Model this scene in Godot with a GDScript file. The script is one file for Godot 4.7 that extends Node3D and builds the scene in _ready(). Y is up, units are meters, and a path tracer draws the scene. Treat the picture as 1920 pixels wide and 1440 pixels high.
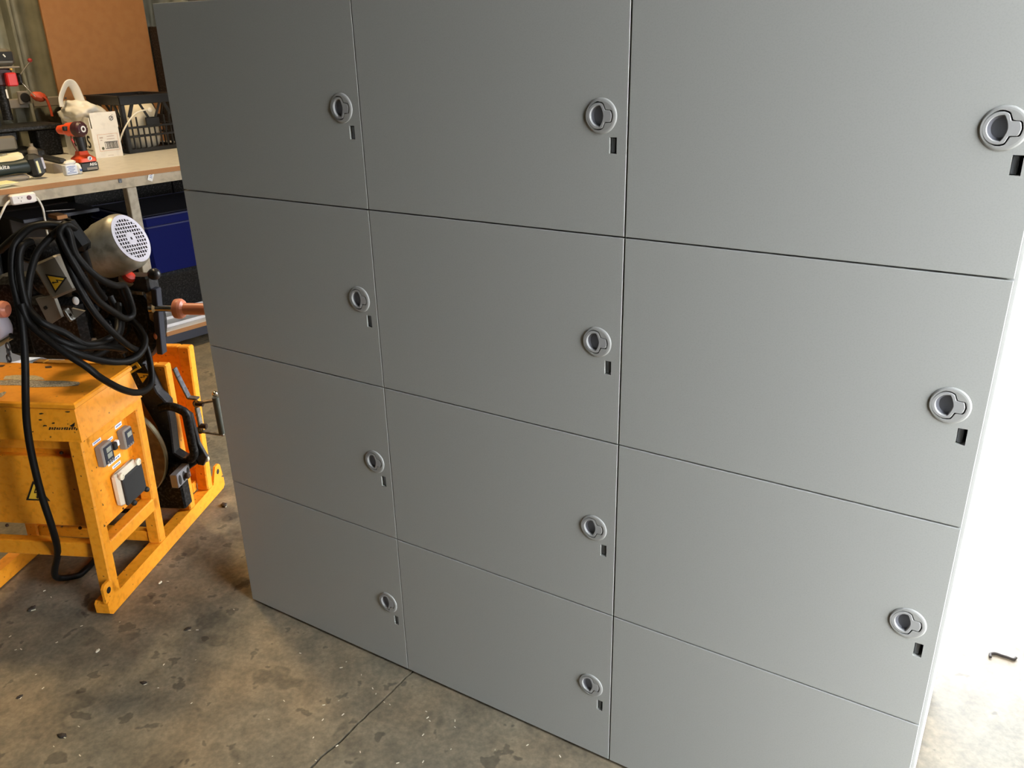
extends Node3D
# A workshop: three grey locker towers, a yellow pipe welding machine, a cluttered bench, a bright roller door.

# ---------------------------------------------------------------- camera numbers
const CAM_POS := Vector3(1.72040, 1.48686, 1.28132)
const CAM_X := Vector3(0.84734644, -0.02145017, -0.53060711)
const CAM_Y := Vector3(-0.18607129, 0.92384684, -0.3344914)
const CAM_Z := Vector3(0.4973746, 0.38216084, 0.77882707)
const FOC := 1576.43
# machine frame: x out of its control panel, z along its skids towards the lens
const M_AT := Vector3(-0.29733, 0, 0.24144)
const M_X := Vector3(0.90437, 0, -0.42675)
const M_Z := Vector3(0.42675, 0, 0.90437)
# bench frame (also the shed's walls): x along the bench front, z out of the bench front
const B_AT := Vector3(-2.05570, 0, -0.62375)
const B_X := Vector3(0.13503, 0, -0.99084)
const B_Z := Vector3(0.99084, 0, 0.13503)
const BH := 0.93

var FR_W := Transform3D.IDENTITY
var FR_M := Transform3D(Basis(M_X, Vector3.UP, M_Z), M_AT)
var FR_B := Transform3D(Basis(B_X, Vector3.UP, B_Z), B_AT)
var used := {}
var M := {}
var org := Vector3.ZERO      # base of the thing being built, in its frame
var rng := RandomNumberGenerator.new()

# ---------------------------------------------------------------- pixels to points
func ray(x: float, y: float) -> Vector3:
	return (CAM_X * ((x - 960.0) / FOC) + CAM_Y * ((720.0 - y) / FOC) - CAM_Z).normalized()
func hit(fr: Transform3D, x: float, y: float, axis: int, c: float) -> Vector3:
	var inv := fr.affine_inverse()
	var o := inv * CAM_POS
	var d := inv.basis * ray(x, y)
	return o + d * ((c - o[axis]) / d[axis])
func mx(x, y, c) -> Vector3: return hit(FR_M, x, y, 0, c)
func my(x, y, c) -> Vector3: return hit(FR_M, x, y, 1, c)
func mz(x, y, c) -> Vector3: return hit(FR_M, x, y, 2, c)
func bx(x, y, c) -> Vector3: return hit(FR_B, x, y, 0, c)
func by(x, y, c) -> Vector3: return hit(FR_B, x, y, 1, c)
func bz(x, y, c) -> Vector3: return hit(FR_B, x, y, 2, c)
func wy(x, y, c) -> Vector3: return hit(FR_W, x, y, 1, c)

# ---------------------------------------------------------------- mesh building
class Mb extends RefCounted:
	var v := PackedVector3Array()
	var n := PackedVector3Array()
	var uv := PackedVector2Array()
	func tri(a: Vector3, b: Vector3, c: Vector3, na: Vector3, nb: Vector3, nc: Vector3) -> void:
		var g := (c - a).cross(b - a)
		if g.length_squared() < 1e-18: return
		if g.dot(na + nb + nc) < 0.0:
			v.append_array([a, c, b]); n.append_array([na, nc, nb])
		else:
			v.append_array([a, b, c]); n.append_array([na, nb, nc])
	func quad(a: Vector3, b: Vector3, c: Vector3, d: Vector3, out := Vector3.ZERO) -> void:
		var g := (c - a).cross(d - b).normalized()
		if out != Vector3.ZERO and g.dot(out) < 0.0: g = -g
		tri(a, b, c, g, g, g); tri(a, c, d, g, g, g)
	func poly(p: Array, out: Vector3) -> void:      # fan about the middle, flat
		var m := Vector3.ZERO
		for q in p: m += q
		m /= p.size()
		for i in p.size(): tri(m, p[i], p[(i + 1) % p.size()], out, out, out)
	# loops of equal count; sharp: creased between rows
	func loft(loops: Array, cap0 := false, cap1 := false, sharp := true, closed := true, flatseg := false) -> void:
		var k: int = loops[0].size()
		var mid := []
		for L in loops:
			var m := Vector3.ZERO
			for q in L: m += q
			mid.append(m / k)
		var last := k if closed else k - 1
		var row := []
		for i in loops.size() - 1:
			var A: Array = loops[i]
			var B: Array = loops[i + 1]
			var nn := []
			var m: Vector3 = (mid[i] + mid[i + 1]) * 0.5
			var sgn := 0.0
			for j in k:
				var jp := (j + 1) % k if closed else mini(j + 1, k - 1)
				var jm := (j - 1 + k) % k if closed else maxi(j - 1, 0)
				var t: Vector3 = (A[jp] - A[jm]) + (B[jp] - B[jm])
				var s: Vector3 = B[j] - A[j]
				if s.length() < 1e-7: s = B[jp] - A[jp]
				var c := t.cross(s).normalized()
				nn.append(c)
				sgn += c.dot((A[j] + B[j]) * 0.5 - m)
			if sgn < 0.0:
				for j in k: nn[j] = -nn[j]
			row.append(nn)
		for i in loops.size() - 1:
			var A: Array = loops[i]
			var B: Array = loops[i + 1]
			for j in last:
				var jn := (j + 1) % k
				var n0: Vector3 = row[i][j]
				var n1: Vector3 = row[i][jn]
				var m0 := n0
				var m1 := n1
				if flatseg:
					var f: Vector3 = (n0 + n1)
					var g: Vector3 = (B[jn] - A[j]).cross(B[j] - A[jn]).normalized()
					if g.dot(f) < 0.0: g = -g
					n0 = g; n1 = g; m0 = g; m1 = g
				elif not sharp:
					if i > 0:
						n0 = (row[i][j] + row[i - 1][j]).normalized(); n1 = (row[i][jn] + row[i - 1][jn]).normalized()
					if i < row.size() - 1:
						m0 = (row[i][j] + row[i + 1][j]).normalized(); m1 = (row[i][jn] + row[i + 1][jn]).normalized()
				tri(A[j], A[jn], B[jn], n0, n1, m1)
				tri(A[j], B[jn], B[j], n0, m1, m0)
		if cap0: poly(loops[0], (mid[0] - mid[1]).normalized())
		if cap1: poly(loops[-1], (mid[-1] - mid[-2]).normalized())
	# box about the middle of t, edges chamfered by b
	func box(t: Transform3D, size: Vector3, b := 0.0) -> void:
		var h := size * 0.5
		b = minf(b, minf(h.x, minf(h.y, h.z)) * 0.9)
		if b <= 0.0:
			var fs := [[0, 1, 2], [1, 2, 0], [2, 0, 1]]
			for f in fs:
				for s in [-1.0, 1.0]:
					var e := Vector3.ZERO; e[f[0]] = h[f[0]] * s
					var p := Vector3.ZERO; p[f[1]] = h[f[1]]
					var q := Vector3.ZERO; q[f[2]] = h[f[2]]
					quad(t * (e + p + q), t * (e - p + q), t * (e - p - q), t * (e + p - q), t.basis * e)
			return
		var lp := []
		for r in [[-h.y, b], [-h.y + b, 0.0], [h.y - b, 0.0], [h.y, b]]:
			var x: float = h.x - r[1]
			var z: float = h.z - r[1]
			var c := b
			var L := []
			for q in [[x - c, z], [x, z - c], [x, -z + c], [x - c, -z], [-x + c, -z], [-x, -z + c], [-x, z - c], [-x + c, z]]:
				L.append(t * Vector3(q[0], r[0], q[1]))
			lp.append(L)
		loft(lp, true, true, true, true, true)
	func bx2(a: Vector3, c: Vector3, b := 0.0) -> void:   # box between two corners
		box(Transform3D(Basis(), (a + c) * 0.5), (c - a).abs(), b)
	# bar with a rectangular section w (sideways) by h from a to c
	func bar(a: Vector3, c: Vector3, w: float, h: float, b := 0.003, up := Vector3.UP) -> void:
		var d := (c - a)
		var z := d.normalized()
		var x := up.cross(z)
		if x.length() < 0.01: x = Vector3.RIGHT
		x = x.normalized()
		var y := z.cross(x)
		box(Transform3D(Basis(x, y, z), (a + c) * 0.5), Vector3(w, h, d.length()), b)
	func lathe(t: Transform3D, prof: Array, seg := 24, sharp := true, cap0 := true, cap1 := true) -> void:   # profile [radius, y]
		var lp := []
		for q in prof:
			var L := []
			for j in seg:
				var a := TAU * j / seg
				L.append(t * Vector3(cos(a) * q[0], q[1], sin(a) * q[0]))
			lp.append(L)
		loft(lp, cap0, cap1, sharp)
	func rod(a: Vector3, c: Vector3, r: float, seg := 14, r2 := -1.0) -> void:
		if r2 < 0.0: r2 = r
		lathe(along(a, c), [[r, 0.0], [r2, (c - a).length()]], seg)
	static func along(a: Vector3, c: Vector3) -> Transform3D:   # y runs from a to c
		var y := (c - a).normalized()
		var x := y.cross(Vector3(0.13, 0.2, 0.97)).normalized()
		return Transform3D(Basis(x, y, x.cross(y)), a)
	func tube(path: Array, r: float, seg := 10, flat := 1.0) -> void:
		var lp := []
		var up := Vector3(0.31, 0.9, 0.29)
		for i in path.size():
			var d: Vector3 = (path[mini(i + 1, path.size() - 1)] - path[maxi(i - 1, 0)]).normalized()
			var x := up.cross(d).normalized()
			var y := d.cross(x)
			up = y
			var L := []
			for j in seg:
				var a := TAU * j / seg
				L.append(path[i] + x * cos(a) * r + y * sin(a) * r * flat)
			lp.append(L)
		loft(lp, true, true, false)
	# outline in the xy plane of t pushed from z0 to z1, front edge chamfered
	func prism(t: Transform3D, o: Array, z0: float, z1: float, b := 0.0, smooth := false) -> void:
		var pk := PackedVector2Array(o)
		if Geometry2D.is_polygon_clockwise(pk): pk.reverse()
		var cuts := [[z0, 0.0], [z1 - b, 0.0], [z1, b]] if b > 0.0 else [[z0, 0.0], [z1, 0.0]]
		var lp := []
		var ends := []
		for c in cuts:
			var q := pk
			if c[1] > 0.0: q = inset(pk, c[1])
			var L := []
			for w in q: L.append(t * Vector3(w.x, w.y, c[0]))
			lp.append(L); ends.append(q)
		loft(lp, false, false, true, true, not smooth)
		for e in [0, cuts.size() - 1]:
			var q: PackedVector2Array = ends[e]
			var ix := Geometry2D.triangulate_polygon(q)
			var nrm := t.basis.z.normalized() * (-1.0 if e == 0 else 1.0)
			if (cuts[-1][0] - cuts[0][0]) < 0.0: nrm = -nrm
			var i := 0
			while i < ix.size():
				tri(lp[e][ix[i]], lp[e][ix[i + 1]], lp[e][ix[i + 2]], nrm, nrm, nrm)
				i += 3
	static func inset(p: PackedVector2Array, b: float) -> PackedVector2Array:
		var r := PackedVector2Array()
		for i in p.size():
			var a := p[(i - 1 + p.size()) % p.size()]
			var c := p[(i + 1) % p.size()]
			var n1 := (p[i] - a).normalized().orthogonal()
			var n2 := (c - p[i]).normalized().orthogonal()
			var m := (n1 + n2)
			var l := maxf(m.length_squared() * 0.5, 0.4)
			r.append(p[i] - m / l * b)
		return r
	func keep_above(y: float) -> void:      # cloth lies flat where it meets a surface
		for i in v.size():
			if v[i].y < y: v[i].y = y
	func ball(t: Transform3D, rad: Vector3, seg := 16, rows := 10, noise: FastNoiseLite = null, amp := 0.0) -> void:
		var lp := []
		for i in rows + 1:
			var th := PI * i / rows
			var L := []
			for j in seg:
				var a := TAU * j / seg
				var p := Vector3(sin(th) * cos(a), cos(th), sin(th) * sin(a))
				if i == 0 or i == rows: p = Vector3(0, cos(th), 0)
				var q := p * rad
				if noise: q *= 1.0 + amp * noise.get_noise_3dv(p * 100.0)
				L.append(t * q)
			lp.append(L)
		loft(lp, false, false, false)

func T(p: Vector3, yaw := 0.0, pitch := 0.0, roll := 0.0) -> Transform3D:
	return Transform3D(Basis.from_euler(Vector3(pitch, yaw, roll)), p)
func curve(pts: Array, per := 8) -> Array:     # Catmull-Rom through the points
	var r := []
	for i in pts.size() - 1:
		var p0: Vector3 = pts[maxi(i - 1, 0)]
		var p1: Vector3 = pts[i]
		var p2: Vector3 = pts[i + 1]
		var p3: Vector3 = pts[mini(i + 2, pts.size() - 1)]
		for k in per:
			r.append(p1.cubic_interpolate(p2, p0, p3, float(k) / per))
	r.append(pts[-1])
	return r
func oval(cx: float, cy: float, rx: float, ry: float, k := 24, a0 := 0.0, a1 := TAU) -> Array:
	var r := []
	for i in k:
		var a := a0 + (a1 - a0) * i / (k if is_equal_approx(a1 - a0, TAU) else k - 1)
		r.append(Vector2(cx + cos(a) * rx, cy + sin(a) * ry))
	return r

# ---------------------------------------------------------------- nodes
func numbered(called: String) -> String:
	if not used.has(called):
		used[called] = 0
		return called
	used[called] += 1
	return "%s_%03d" % [called, used[called]]
func thing(called: String, label: String, category: String, fr: Transform3D, at := Vector3.ZERO, group := "") -> Node3D:
	var o := Node3D.new()
	o.name = numbered(called)
	add_child(o)
	o.transform = Transform3D(fr.basis, fr * at)
	o.set_meta("label", label); o.set_meta("category", category)
	if group: o.set_meta("group", group)
	org = at
	return o
func setting(called: String, fr: Transform3D, label := "") -> Node3D:
	var o := Node3D.new()
	o.name = numbered(called)
	add_child(o)
	o.transform = fr
	o.set_meta("kind", "structure")
	if label: o.set_meta("label", label)
	org = Vector3.ZERO
	return o
func put(called: String, b: Mb, m: Material, parent: Node, label := "") -> MeshInstance3D:
	var o := MeshInstance3D.new()
	o.name = called
	var vv := b.v
	if org != Vector3.ZERO:
		for i in vv.size(): vv[i] -= org
	var arr := []
	arr.resize(Mesh.ARRAY_MAX)
	arr[Mesh.ARRAY_VERTEX] = vv
	arr[Mesh.ARRAY_NORMAL] = b.n
	if b.uv.size() == vv.size(): arr[Mesh.ARRAY_TEX_UV] = b.uv
	var am := ArrayMesh.new()
	am.add_surface_from_arrays(Mesh.PRIMITIVE_TRIANGLES, arr)
	am.surface_set_material(0, m)
	o.mesh = am
	parent.add_child(o, true)
	if label: o.set_meta("label", label)
	return o
func words(called: String, text: String, t: Transform3D, height: float, m: Material, parent: Node, serif := false) -> MeshInstance3D:
	var tm := TextMesh.new()
	var f := SystemFont.new()
	f.font_names = PackedStringArray(["Droid Serif" if serif else "Droid Sans"])
	f.font_weight = 700
	tm.font = f
	tm.text = text
	tm.font_size = 64
	tm.pixel_size = height / 46.0
	tm.depth = 0.0006
	tm.curve_step = 2.0
	tm.material = m
	var o := MeshInstance3D.new()
	o.name = called
	o.mesh = tm
	parent.add_child(o, true)
	o.transform = t.translated(-org)
	return o

# ---------------------------------------------------------------- materials
func noise_img(size: int, seed_: int, freq: float, oct := 4, kind := FastNoiseLite.TYPE_SIMPLEX_SMOOTH) -> Image:
	var f := FastNoiseLite.new()
	f.seed = seed_; f.frequency = freq; f.noise_type = kind; f.fractal_octaves = oct
	return f.get_seamless_image(size, size, false, false, 0.15)
func two_tone(size: int, seed_: int, freq: float, stops: Array, oct := 4) -> ImageTexture:   # stops [position, colour]
	var src := noise_img(size, seed_, freq, oct).get_data()
	var g := Gradient.new()
	var off := PackedFloat32Array()
	var col := PackedColorArray()
	for s in stops: off.append(s[0]); col.append(s[1])
	g.offsets = off; g.colors = col
	var lut := []
	for i in 256: 
		var c := g.sample(i / 255.0)
		lut.append([int(c.r * 255), int(c.g * 255), int(c.b * 255)])
	var out := PackedByteArray()
	out.resize(size * size * 3)
	for i in size * size:
		var l: Array = lut[src[i]]
		out[i * 3] = l[0]; out[i * 3 + 1] = l[1]; out[i * 3 + 2] = l[2]
	return ImageTexture.create_from_image(Image.create_from_data(size, size, false, Image.FORMAT_RGB8, out))
func mat(r: int, g: int, b: int, rough := 0.6, metal := 0.0) -> StandardMaterial3D:
	var m := StandardMaterial3D.new()
	m.albedo_color = Color8(r, g, b)
	m.roughness = rough
	m.metallic = metal
	m.metallic_specular = 0.5
	return m
func grain(r: int, g: int, b: int, rough: float, metal: float, vary: float, freq: float, scale: float, seed_: int) -> StandardMaterial3D:
	var m := mat(r, g, b, rough, metal)
	var c := Color8(r, g, b)
	m.albedo_color = Color.WHITE
	m.albedo_texture = two_tone(256, seed_, freq, [[0.25, c.darkened(vary)], [0.5, c], [0.75, c.lightened(vary * 0.6)]])
	m.uv1_triplanar = true
	m.uv1_scale = Vector3.ONE * scale
	return m
func floor_texture(size: int) -> ImageTexture:
	var a := noise_img(size, 11, 0.0035, 5).get_data()
	var b := noise_img(size, 23, 0.02, 4).get_data()
	var c := noise_img(size, 37, 0.11, 2).get_data()
	var d := noise_img(size, 51, 0.0085, 3).get_data()
	var e := noise_img(size, 77, 0.35, 1).get_data()
	var out := PackedByteArray()
	out.resize(size * size * 3)
	for i in size * size:
		var k := 0.80 + (a[i] - 128) * 0.0005 + (b[i] - 128) * 0.0011 + (c[i] - 128) * 0.0007 + (e[i] - 128) * 0.0003
		var st := clampf((d[i] - 174) / 14.0, 0.0, 1.0) * clampf((b[i] - 96) / 40.0, 0.0, 1.0)      # oil and dirt blotches
		var sp := clampf((b[i] - 184) / 9.0, 0.0, 1.0)                                            # small dark spots
		k *= 1.0 - 0.22 * st - 0.28 * sp
		var w := (a[i] - 128) * 0.0004
		out[i * 3] = clampi(int(154.0 * k * (1.0 + w)), 0, 255)
		out[i * 3 + 1] = clampi(int(141.0 * k), 0, 255)
		out[i * 3 + 2] = clampi(int(116.0 * k * (1.0 - w)), 0, 255)
	var img := Image.create_from_data(size, size, false, Image.FORMAT_RGB8, out)
	return ImageTexture.create_from_image(img)
func chipped(c: Color, chip: Color, seed_: int, scale: float, rough: float) -> StandardMaterial3D:
	var m := StandardMaterial3D.new()
	m.albedo_texture = two_tone(512, seed_, 0.03, [[0.0, c.darkened(0.10)], [0.4, c], [0.6, c.lightened(0.05)], [0.865, c], [0.875, chip], [1.0, chip.darkened(0.3)]], 3)
	m.uv1_triplanar = true
	m.uv1_scale = Vector3.ONE * scale
	m.roughness = rough
	return m
func glow(c: Color, e: float) -> StandardMaterial3D:
	var m := StandardMaterial3D.new()
	m.albedo_color = c
	m.emission_enabled = true
	m.emission = c
	m.emission_energy_multiplier = e
	return m
func make_materials() -> void:
	M.floor = StandardMaterial3D.new()
	M.floor.albedo_texture = floor_texture(1536)
	M.floor.roughness = 0.62
	M.dark = mat(22, 20, 18, 0.9)
	M.laminate = grain(176, 177, 172, 0.42, 0.0, 0.02, 0.2, 6.0, 5)
	M.carcass = mat(190, 190, 186, 0.5)
	M.ring = mat(166, 166, 162, 0.42)
	M.pull = mat(166, 166, 164, 0.40)
	M.cup = mat(112, 113, 120, 0.4)
	M.lock = mat(120, 122, 126, 0.4, 0.6)
	M.orange = chipped(Color8(238, 152, 30), Color8(74, 48, 22), 3, 2.3, 0.42)
	M.black = grain(17, 17, 18, 0.45, 0.0, 0.3, 0.05, 6.0, 9)
	M.black.metallic_specular = 0.35
	M.blackpaint = chipped(Color8(32, 32, 35), Color8(120, 118, 116), 14, 4.0, 0.35)
	M.rubber = mat(15, 14, 13, 0.5)
	M.rubber.metallic_specular = 0.3
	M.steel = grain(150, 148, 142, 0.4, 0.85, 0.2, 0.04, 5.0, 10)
	M.darksteel = grain(78, 80, 84, 0.5, 0.6, 0.2, 0.04, 5.0, 12)
	M.chrome = mat(205, 200, 190, 0.18, 1.0)
	M.motor = grain(150, 146, 132, 0.42, 0.35, 0.16, 0.02, 5.0, 13)
	M.grille = mat(184, 182, 194, 0.5)
	M.heater = grain(112, 84, 48, 0.5, 0.2, 0.12, 0.03, 4.0, 15)
	M.rim = mat(170, 160, 130, 0.4, 0.7)
	M.pinkgrip = mat(214, 138, 112, 0.32)
	M.yellow = mat(236, 190, 52, 0.5)
	M.ink = mat(20, 18, 16, 0.6)
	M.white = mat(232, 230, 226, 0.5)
	M.cream = mat(222, 212, 188, 0.5)
	M.lcd = mat(150, 152, 138, 0.3)
	M.redbtn = mat(206, 52, 30, 0.4)
	M.tape = grain(142, 130, 108, 0.6, 0.1, 0.35, 0.06, 8.0, 16)
	M.paletape = grain(186, 168, 126, 0.6, 0.0, 0.15, 0.06, 8.0, 17)
	M.benchtop = grain(204, 201, 192, 0.38, 0.0, 0.04, 0.03, 2.0, 18)
	M.chip = grain(182, 126, 76, 0.8, 0.0, 0.25, 0.25, 9.0, 19)
	M.timber = grain(186, 172, 148, 0.7, 0.0, 0.10, 0.02, 3.0, 20)
	M.leg = grain(166, 156, 138, 0.55, 0.1, 0.08, 0.03, 3.0, 21)
	M.navy = mat(34, 38, 52, 0.5)
	M.bluebin = mat(20, 26, 84, 0.5)
	M.bluebin.metallic_specular = 0.15
	M.blueline = mat(58, 64, 104, 0.4)
	M.board = grain(152, 104, 58, 0.75, 0.0, 0.025, 0.03, 2.0, 22)
	M.wallsheet = grain(138, 137, 120, 0.5, 0.25, 0.10, 0.02, 1.0, 24)
	M.shedwall = mat(92, 89, 82, 0.8)
	M.roof = mat(84, 81, 76, 0.8)
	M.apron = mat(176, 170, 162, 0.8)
	M.bag = mat(226, 222, 212, 0.35)
	M.bag.backlight_enabled = true
	M.bag.backlight = Color(0.25, 0.25, 0.24)
	M.carton = grain(240, 236, 228, 0.75, 0.0, 0.03, 0.02, 3.0, 25)
	M.crate = mat(24, 24, 26, 0.4)
	M.cord = mat(230, 226, 214, 0.45)
	M.drillorange = mat(226, 76, 30, 0.4)
	M.drillblack = mat(34, 36, 38, 0.5)
	M.maroon = mat(66, 30, 36, 0.45)
	M.teal = mat(22, 38, 40, 0.4)
	M.cloth = mat(226, 218, 190, 0.85)
	M.paper = mat(232, 226, 176, 0.8)
	M.packet = mat(216, 222, 236, 0.5)
	M.blueink = mat(72, 104, 168, 0.6)
	M.grey = mat(136, 128, 118, 0.6)
	M.redbox = mat(212, 44, 46, 0.4)
	M.brass = mat(210, 170, 70, 0.35, 0.4)
	M.redcord = mat(206, 84, 52, 0.45)
	M.plasticwhite = mat(236, 228, 222, 0.4)
	M.purple = mat(86, 20, 40, 0.35)
	M.pot = mat(112, 106, 94, 0.5, 0.2)
	M.darkbrown = mat(48, 40, 34, 0.7)
	M.skin = mat(216, 150, 112, 0.4)
	M.melamine = mat(226, 224, 224, 0.4)
	M.screw = mat(60, 40, 26, 0.6, 0.3)
	M.glowwarm = glow(Color(1.0, 0.86, 0.66), 4.0)

# ---------------------------------------------------------------- the place
func _ready() -> void:
	rng.seed = 4711
	camera_sky_sun()
	if M.is_empty(): make_materials()
	build_shed()
	build_lockers()
	build_machine()
	build_heater_and_facer()
	build_cables()
	build_bench()
	build_bench_things()
	build_under_bench()
	build_debris()

func camera_sky_sun() -> void:
	var cam := Camera3D.new()
	cam.name = "camera"
	cam.fov = 49.0951
	cam.near = 0.02
	cam.far = 200.0
	cam.transform = Transform3D(Basis(CAM_X, CAM_Y, CAM_Z).orthonormalized(), CAM_POS)
	add_child(cam)
	cam.current = true
	var env := Environment.new()
	var sky := Sky.new()
	var sm := ProceduralSkyMaterial.new()
	sm.sky_top_color = Color(0.84, 0.87, 0.91)
	sm.sky_horizon_color = Color(0.96, 0.95, 0.92)
	sm.ground_bottom_color = Color(0.42, 0.40, 0.37)
	sm.ground_horizon_color = Color(0.66, 0.66, 0.66)
	sm.sky_energy_multiplier = 4.2
	sm.ground_energy_multiplier = 1.6
	sky.sky_material = sm
	env.background_mode = Environment.BG_SKY
	env.sky = sky
	env.ambient_light_source = Environment.AMBIENT_SOURCE_SKY
	env.tonemap_mode = Environment.TONE_MAPPER_LINEAR
	env.tonemap_exposure = 0.95
	env.sdfgi_enabled = true
	env.ssao_enabled = true
	env.ssil_enabled = true
	var we := WorldEnvironment.new()
	we.name = "environment"
	we.environment = env
	add_child(we)
	var sun := DirectionalLight3D.new()
	sun.name = "sun"
	sun.light_color = Color(1.0, 0.97, 0.96)
	sun.light_energy = 0.6
	sun.light_angular_distance = 2.5
	sun.shadow_enabled = true
	# the sun stands behind the roller door: low rays reach a little way in over the floor
	var towards := Vector3(0.06, 1.40, -0.95).normalized()
	sun.look_at_from_position(Vector3.ZERO, -towards)
	add_child(sun)
	# warm high-bay lamps under the roof
	for p in [Vector3(-1.9, 4.05, -0.75), Vector3(-0.4, 4.05, -0.10)]:
		high_bay(p)

func high_bay(p: Vector3) -> void:
	if M.is_empty(): make_materials()
	var which := "over the workbench side" if p.x < -1.0 else "over the open floor"
	var t := thing("high_bay_lamp", "round warm high bay lamp hanging " + which, "lamp", FR_W, p, "high bay lamps")
	var b := Mb.new()
	b.lathe(T(p), [[0.05, 0.30], [0.08, 0.28], [0.09, 0.18], [0.22, 0.04], [0.24, 0.0]], 28, true, true, false)
	put("reflector", b, M.steel, t)
	b = Mb.new()
	b.lathe(T(p), [[0.0, 0.004], [0.225, 0.004], [0.225, 0.012], [0.0, 0.012]], 28, true, false, false)
	put("diffuser", b, M.glowwarm, t)
	b = Mb.new()
	b.rod(p + Vector3(0, 0.3, 0), p + Vector3(0, 0.55, 0), 0.008, 8)
	put("stem", b, M.steel, t)
	var l := SpotLight3D.new()
	l.name = "lamp_light"
	l.light_color = Color(1.0, 0.88, 0.68)
	l.light_energy = 11.0 if p.x < -1.0 else 0.9
	l.light_size = 0.2
	l.spot_range = 30.0
	l.spot_attenuation = 2.0
	l.spot_angle = 72.0
	l.spot_angle_attenuation = 0.6
	l.rotation_degrees = Vector3(-90, 0, 0)
	l.shadow_enabled = true
	t.add_child(l)
	l.position = Vector3(0, -0.05, 0)

func build_shed() -> void:
	# floor: two concrete slabs with a sawn joint between them that runs at right angles to the lockers
	var fl := setting("floor", FR_W, "stained brown grey concrete floor with a sawn joint")
	var zs := []
	var js := []
	var z := 8.0
	while z > -2.3:
		zs.append(z)
		var fine := z < 1.2 and z > -0.2
		js.append(0.578 - 0.016 * clampf(z, 0.0, 1.0) + (rng.randf_range(-0.0030, 0.0030) if fine else 0.0) + 0.004 * sin(z * 7.0))
		z -= 0.02 if fine else 0.4
	zs.append(-2.3); js.append(0.578)
	for side in 2:
		var b := Mb.new()
		var far := -4.9 if side == 0 else 2.8
		var half := -0.0029 if side == 0 else 0.0029
		for i in zs.size() - 1:
			var p0 := Vector3(js[i] + half, 0, zs[i])
			var p1 := Vector3(js[i + 1] + half, 0, zs[i + 1])
			var q0 := Vector3(far, 0, zs[i])
			var q1 := Vector3(far, 0, zs[i + 1])
			b.quad(p0, p1, q1, q0, Vector3.UP)
			b.quad(p0, p1, p1 + Vector3(0, -0.03, 0), p0 + Vector3(0, -0.03, 0), Vector3(1 if side == 0 else -1, 0, 0))
		b.bx2(Vector3(minf(far, js[0] + half * 3), -0.20, -2.3), Vector3(maxf(far, js[0] + half * 3), -0.03, 8.0))
		for q in b.v: b.uv.append(Vector2(q.x, q.z) / 3.1)
		put("slab", b, M.floor, fl)
	var jb := Mb.new()
	jb.bx2(Vector3(0.50, -0.05, -2.3), Vector3(0.62, -0.012, 8.0))
	put("joint_filler", jb, M.dark, fl)
	# outside the roller door and the added doorway
	var ap := setting("apron", FR_W, "pale sunlit concrete apron outside the roller door and the added doorway")
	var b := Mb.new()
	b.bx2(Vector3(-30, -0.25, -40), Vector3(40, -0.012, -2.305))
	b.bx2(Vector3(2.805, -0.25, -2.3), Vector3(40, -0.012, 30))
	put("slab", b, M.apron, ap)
	# corrugated wall behind the bench
	var wl := setting("wall_left", FR_B, "grey green corrugated steel wall behind the bench")
	b = Mb.new()
	var pitch := 0.118
	var prof := [[0.0, 0.0], [0.16, 0.0], [0.30, 0.6], [0.42, 1.0], [0.58, 1.0], [0.70, 0.6], [0.84, 0.0], [1.0, 0.0]]
	var lo := []
	var hi := []
	var x := -7.0
	while x < 1.9:
		for q in prof:
			lo.append(Vector3(x + q[0] * pitch, 0.0, -1.56 + 0.026 * q[1]))
			hi.append(Vector3(x + q[0] * pitch, 4.7, -1.56 + 0.026 * q[1]))
		x += pitch
	b.loft([lo, hi], false, false, true, false)
	put("sheet", b, M.wallsheet, wl)
	b = Mb.new()
	b.bx2(Vector3(-7.2, 0, -1.72), Vector3(2.1, 4.7, -1.60))
	put("backing", b, M.shedwall, wl)
	# back wall with the roller door opening beside the lockers
	var wb := setting("wall_back", FR_B, "back wall with a wide roller door opening")
	b = Mb.new()
	b.bx2(Vector3(1.95, 0, -1.7), Vector3(2.10, 4.7, 2.35))
	b.bx2(Vector3(1.95, 2.3, 2.35), Vector3(2.10, 4.7, 4.5))
	b.bx2(Vector3(1.95, 0, 4.5), Vector3(2.10, 4.7, 4.8))
	put("cladding", b, M.shedwall, wb)
	# unseen right wall, its doorway added to brighten the locker fronts
	var wr := setting("wall_right", FR_B, "right wall with a doorway added to brighten the lockers")
	b = Mb.new()
	b.bx2(Vector3(-7.2, 0, 4.6), Vector3(-0.62, 4.7, 4.75))
	b.bx2(Vector3(-0.62, 2.9, 4.6), Vector3(0.0, 4.7, 4.75))
	b.bx2(Vector3(0.0, 0, 4.6), Vector3(2.1, 4.7, 4.75))
	put("cladding", b, M.shedwall, wr)
	var wf := setting("wall_front", FR_B, "plain wall at the other end of the shed")
	b = Mb.new()
	b.bx2(Vector3(-7.2, 0, -1.7), Vector3(-7.05, 4.7, 4.7))
	put("cladding", b, M.shedwall, wf)
	var ce := setting("ceiling", FR_B, "pale steel roof lining")
	b = Mb.new()
	b.bx2(Vector3(-7.2, 4.6, -1.75), Vector3(2.12, 4.75, 4.8))
	put("lining", b, M.roof, ce)
	# steel column and rail on the corrugated wall
	var tr := setting("trim_1", FR_B, "pale steel column on the corrugated wall")
	b = Mb.new()
	b.bx2(Vector3(0.700, 0.0, -1.53), Vector3(0.765, 4.6, -1.50), 0.004)
	b.bx2(Vector3(0.750, 0.0, -1.50), Vector3(0.768, 4.6, -1.40), 0.004)
	put("column", b, M.wallsheet, tr)
	tr = setting("trim_2", FR_B, "grey rail across the corrugated wall")
	b = Mb.new()
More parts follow.
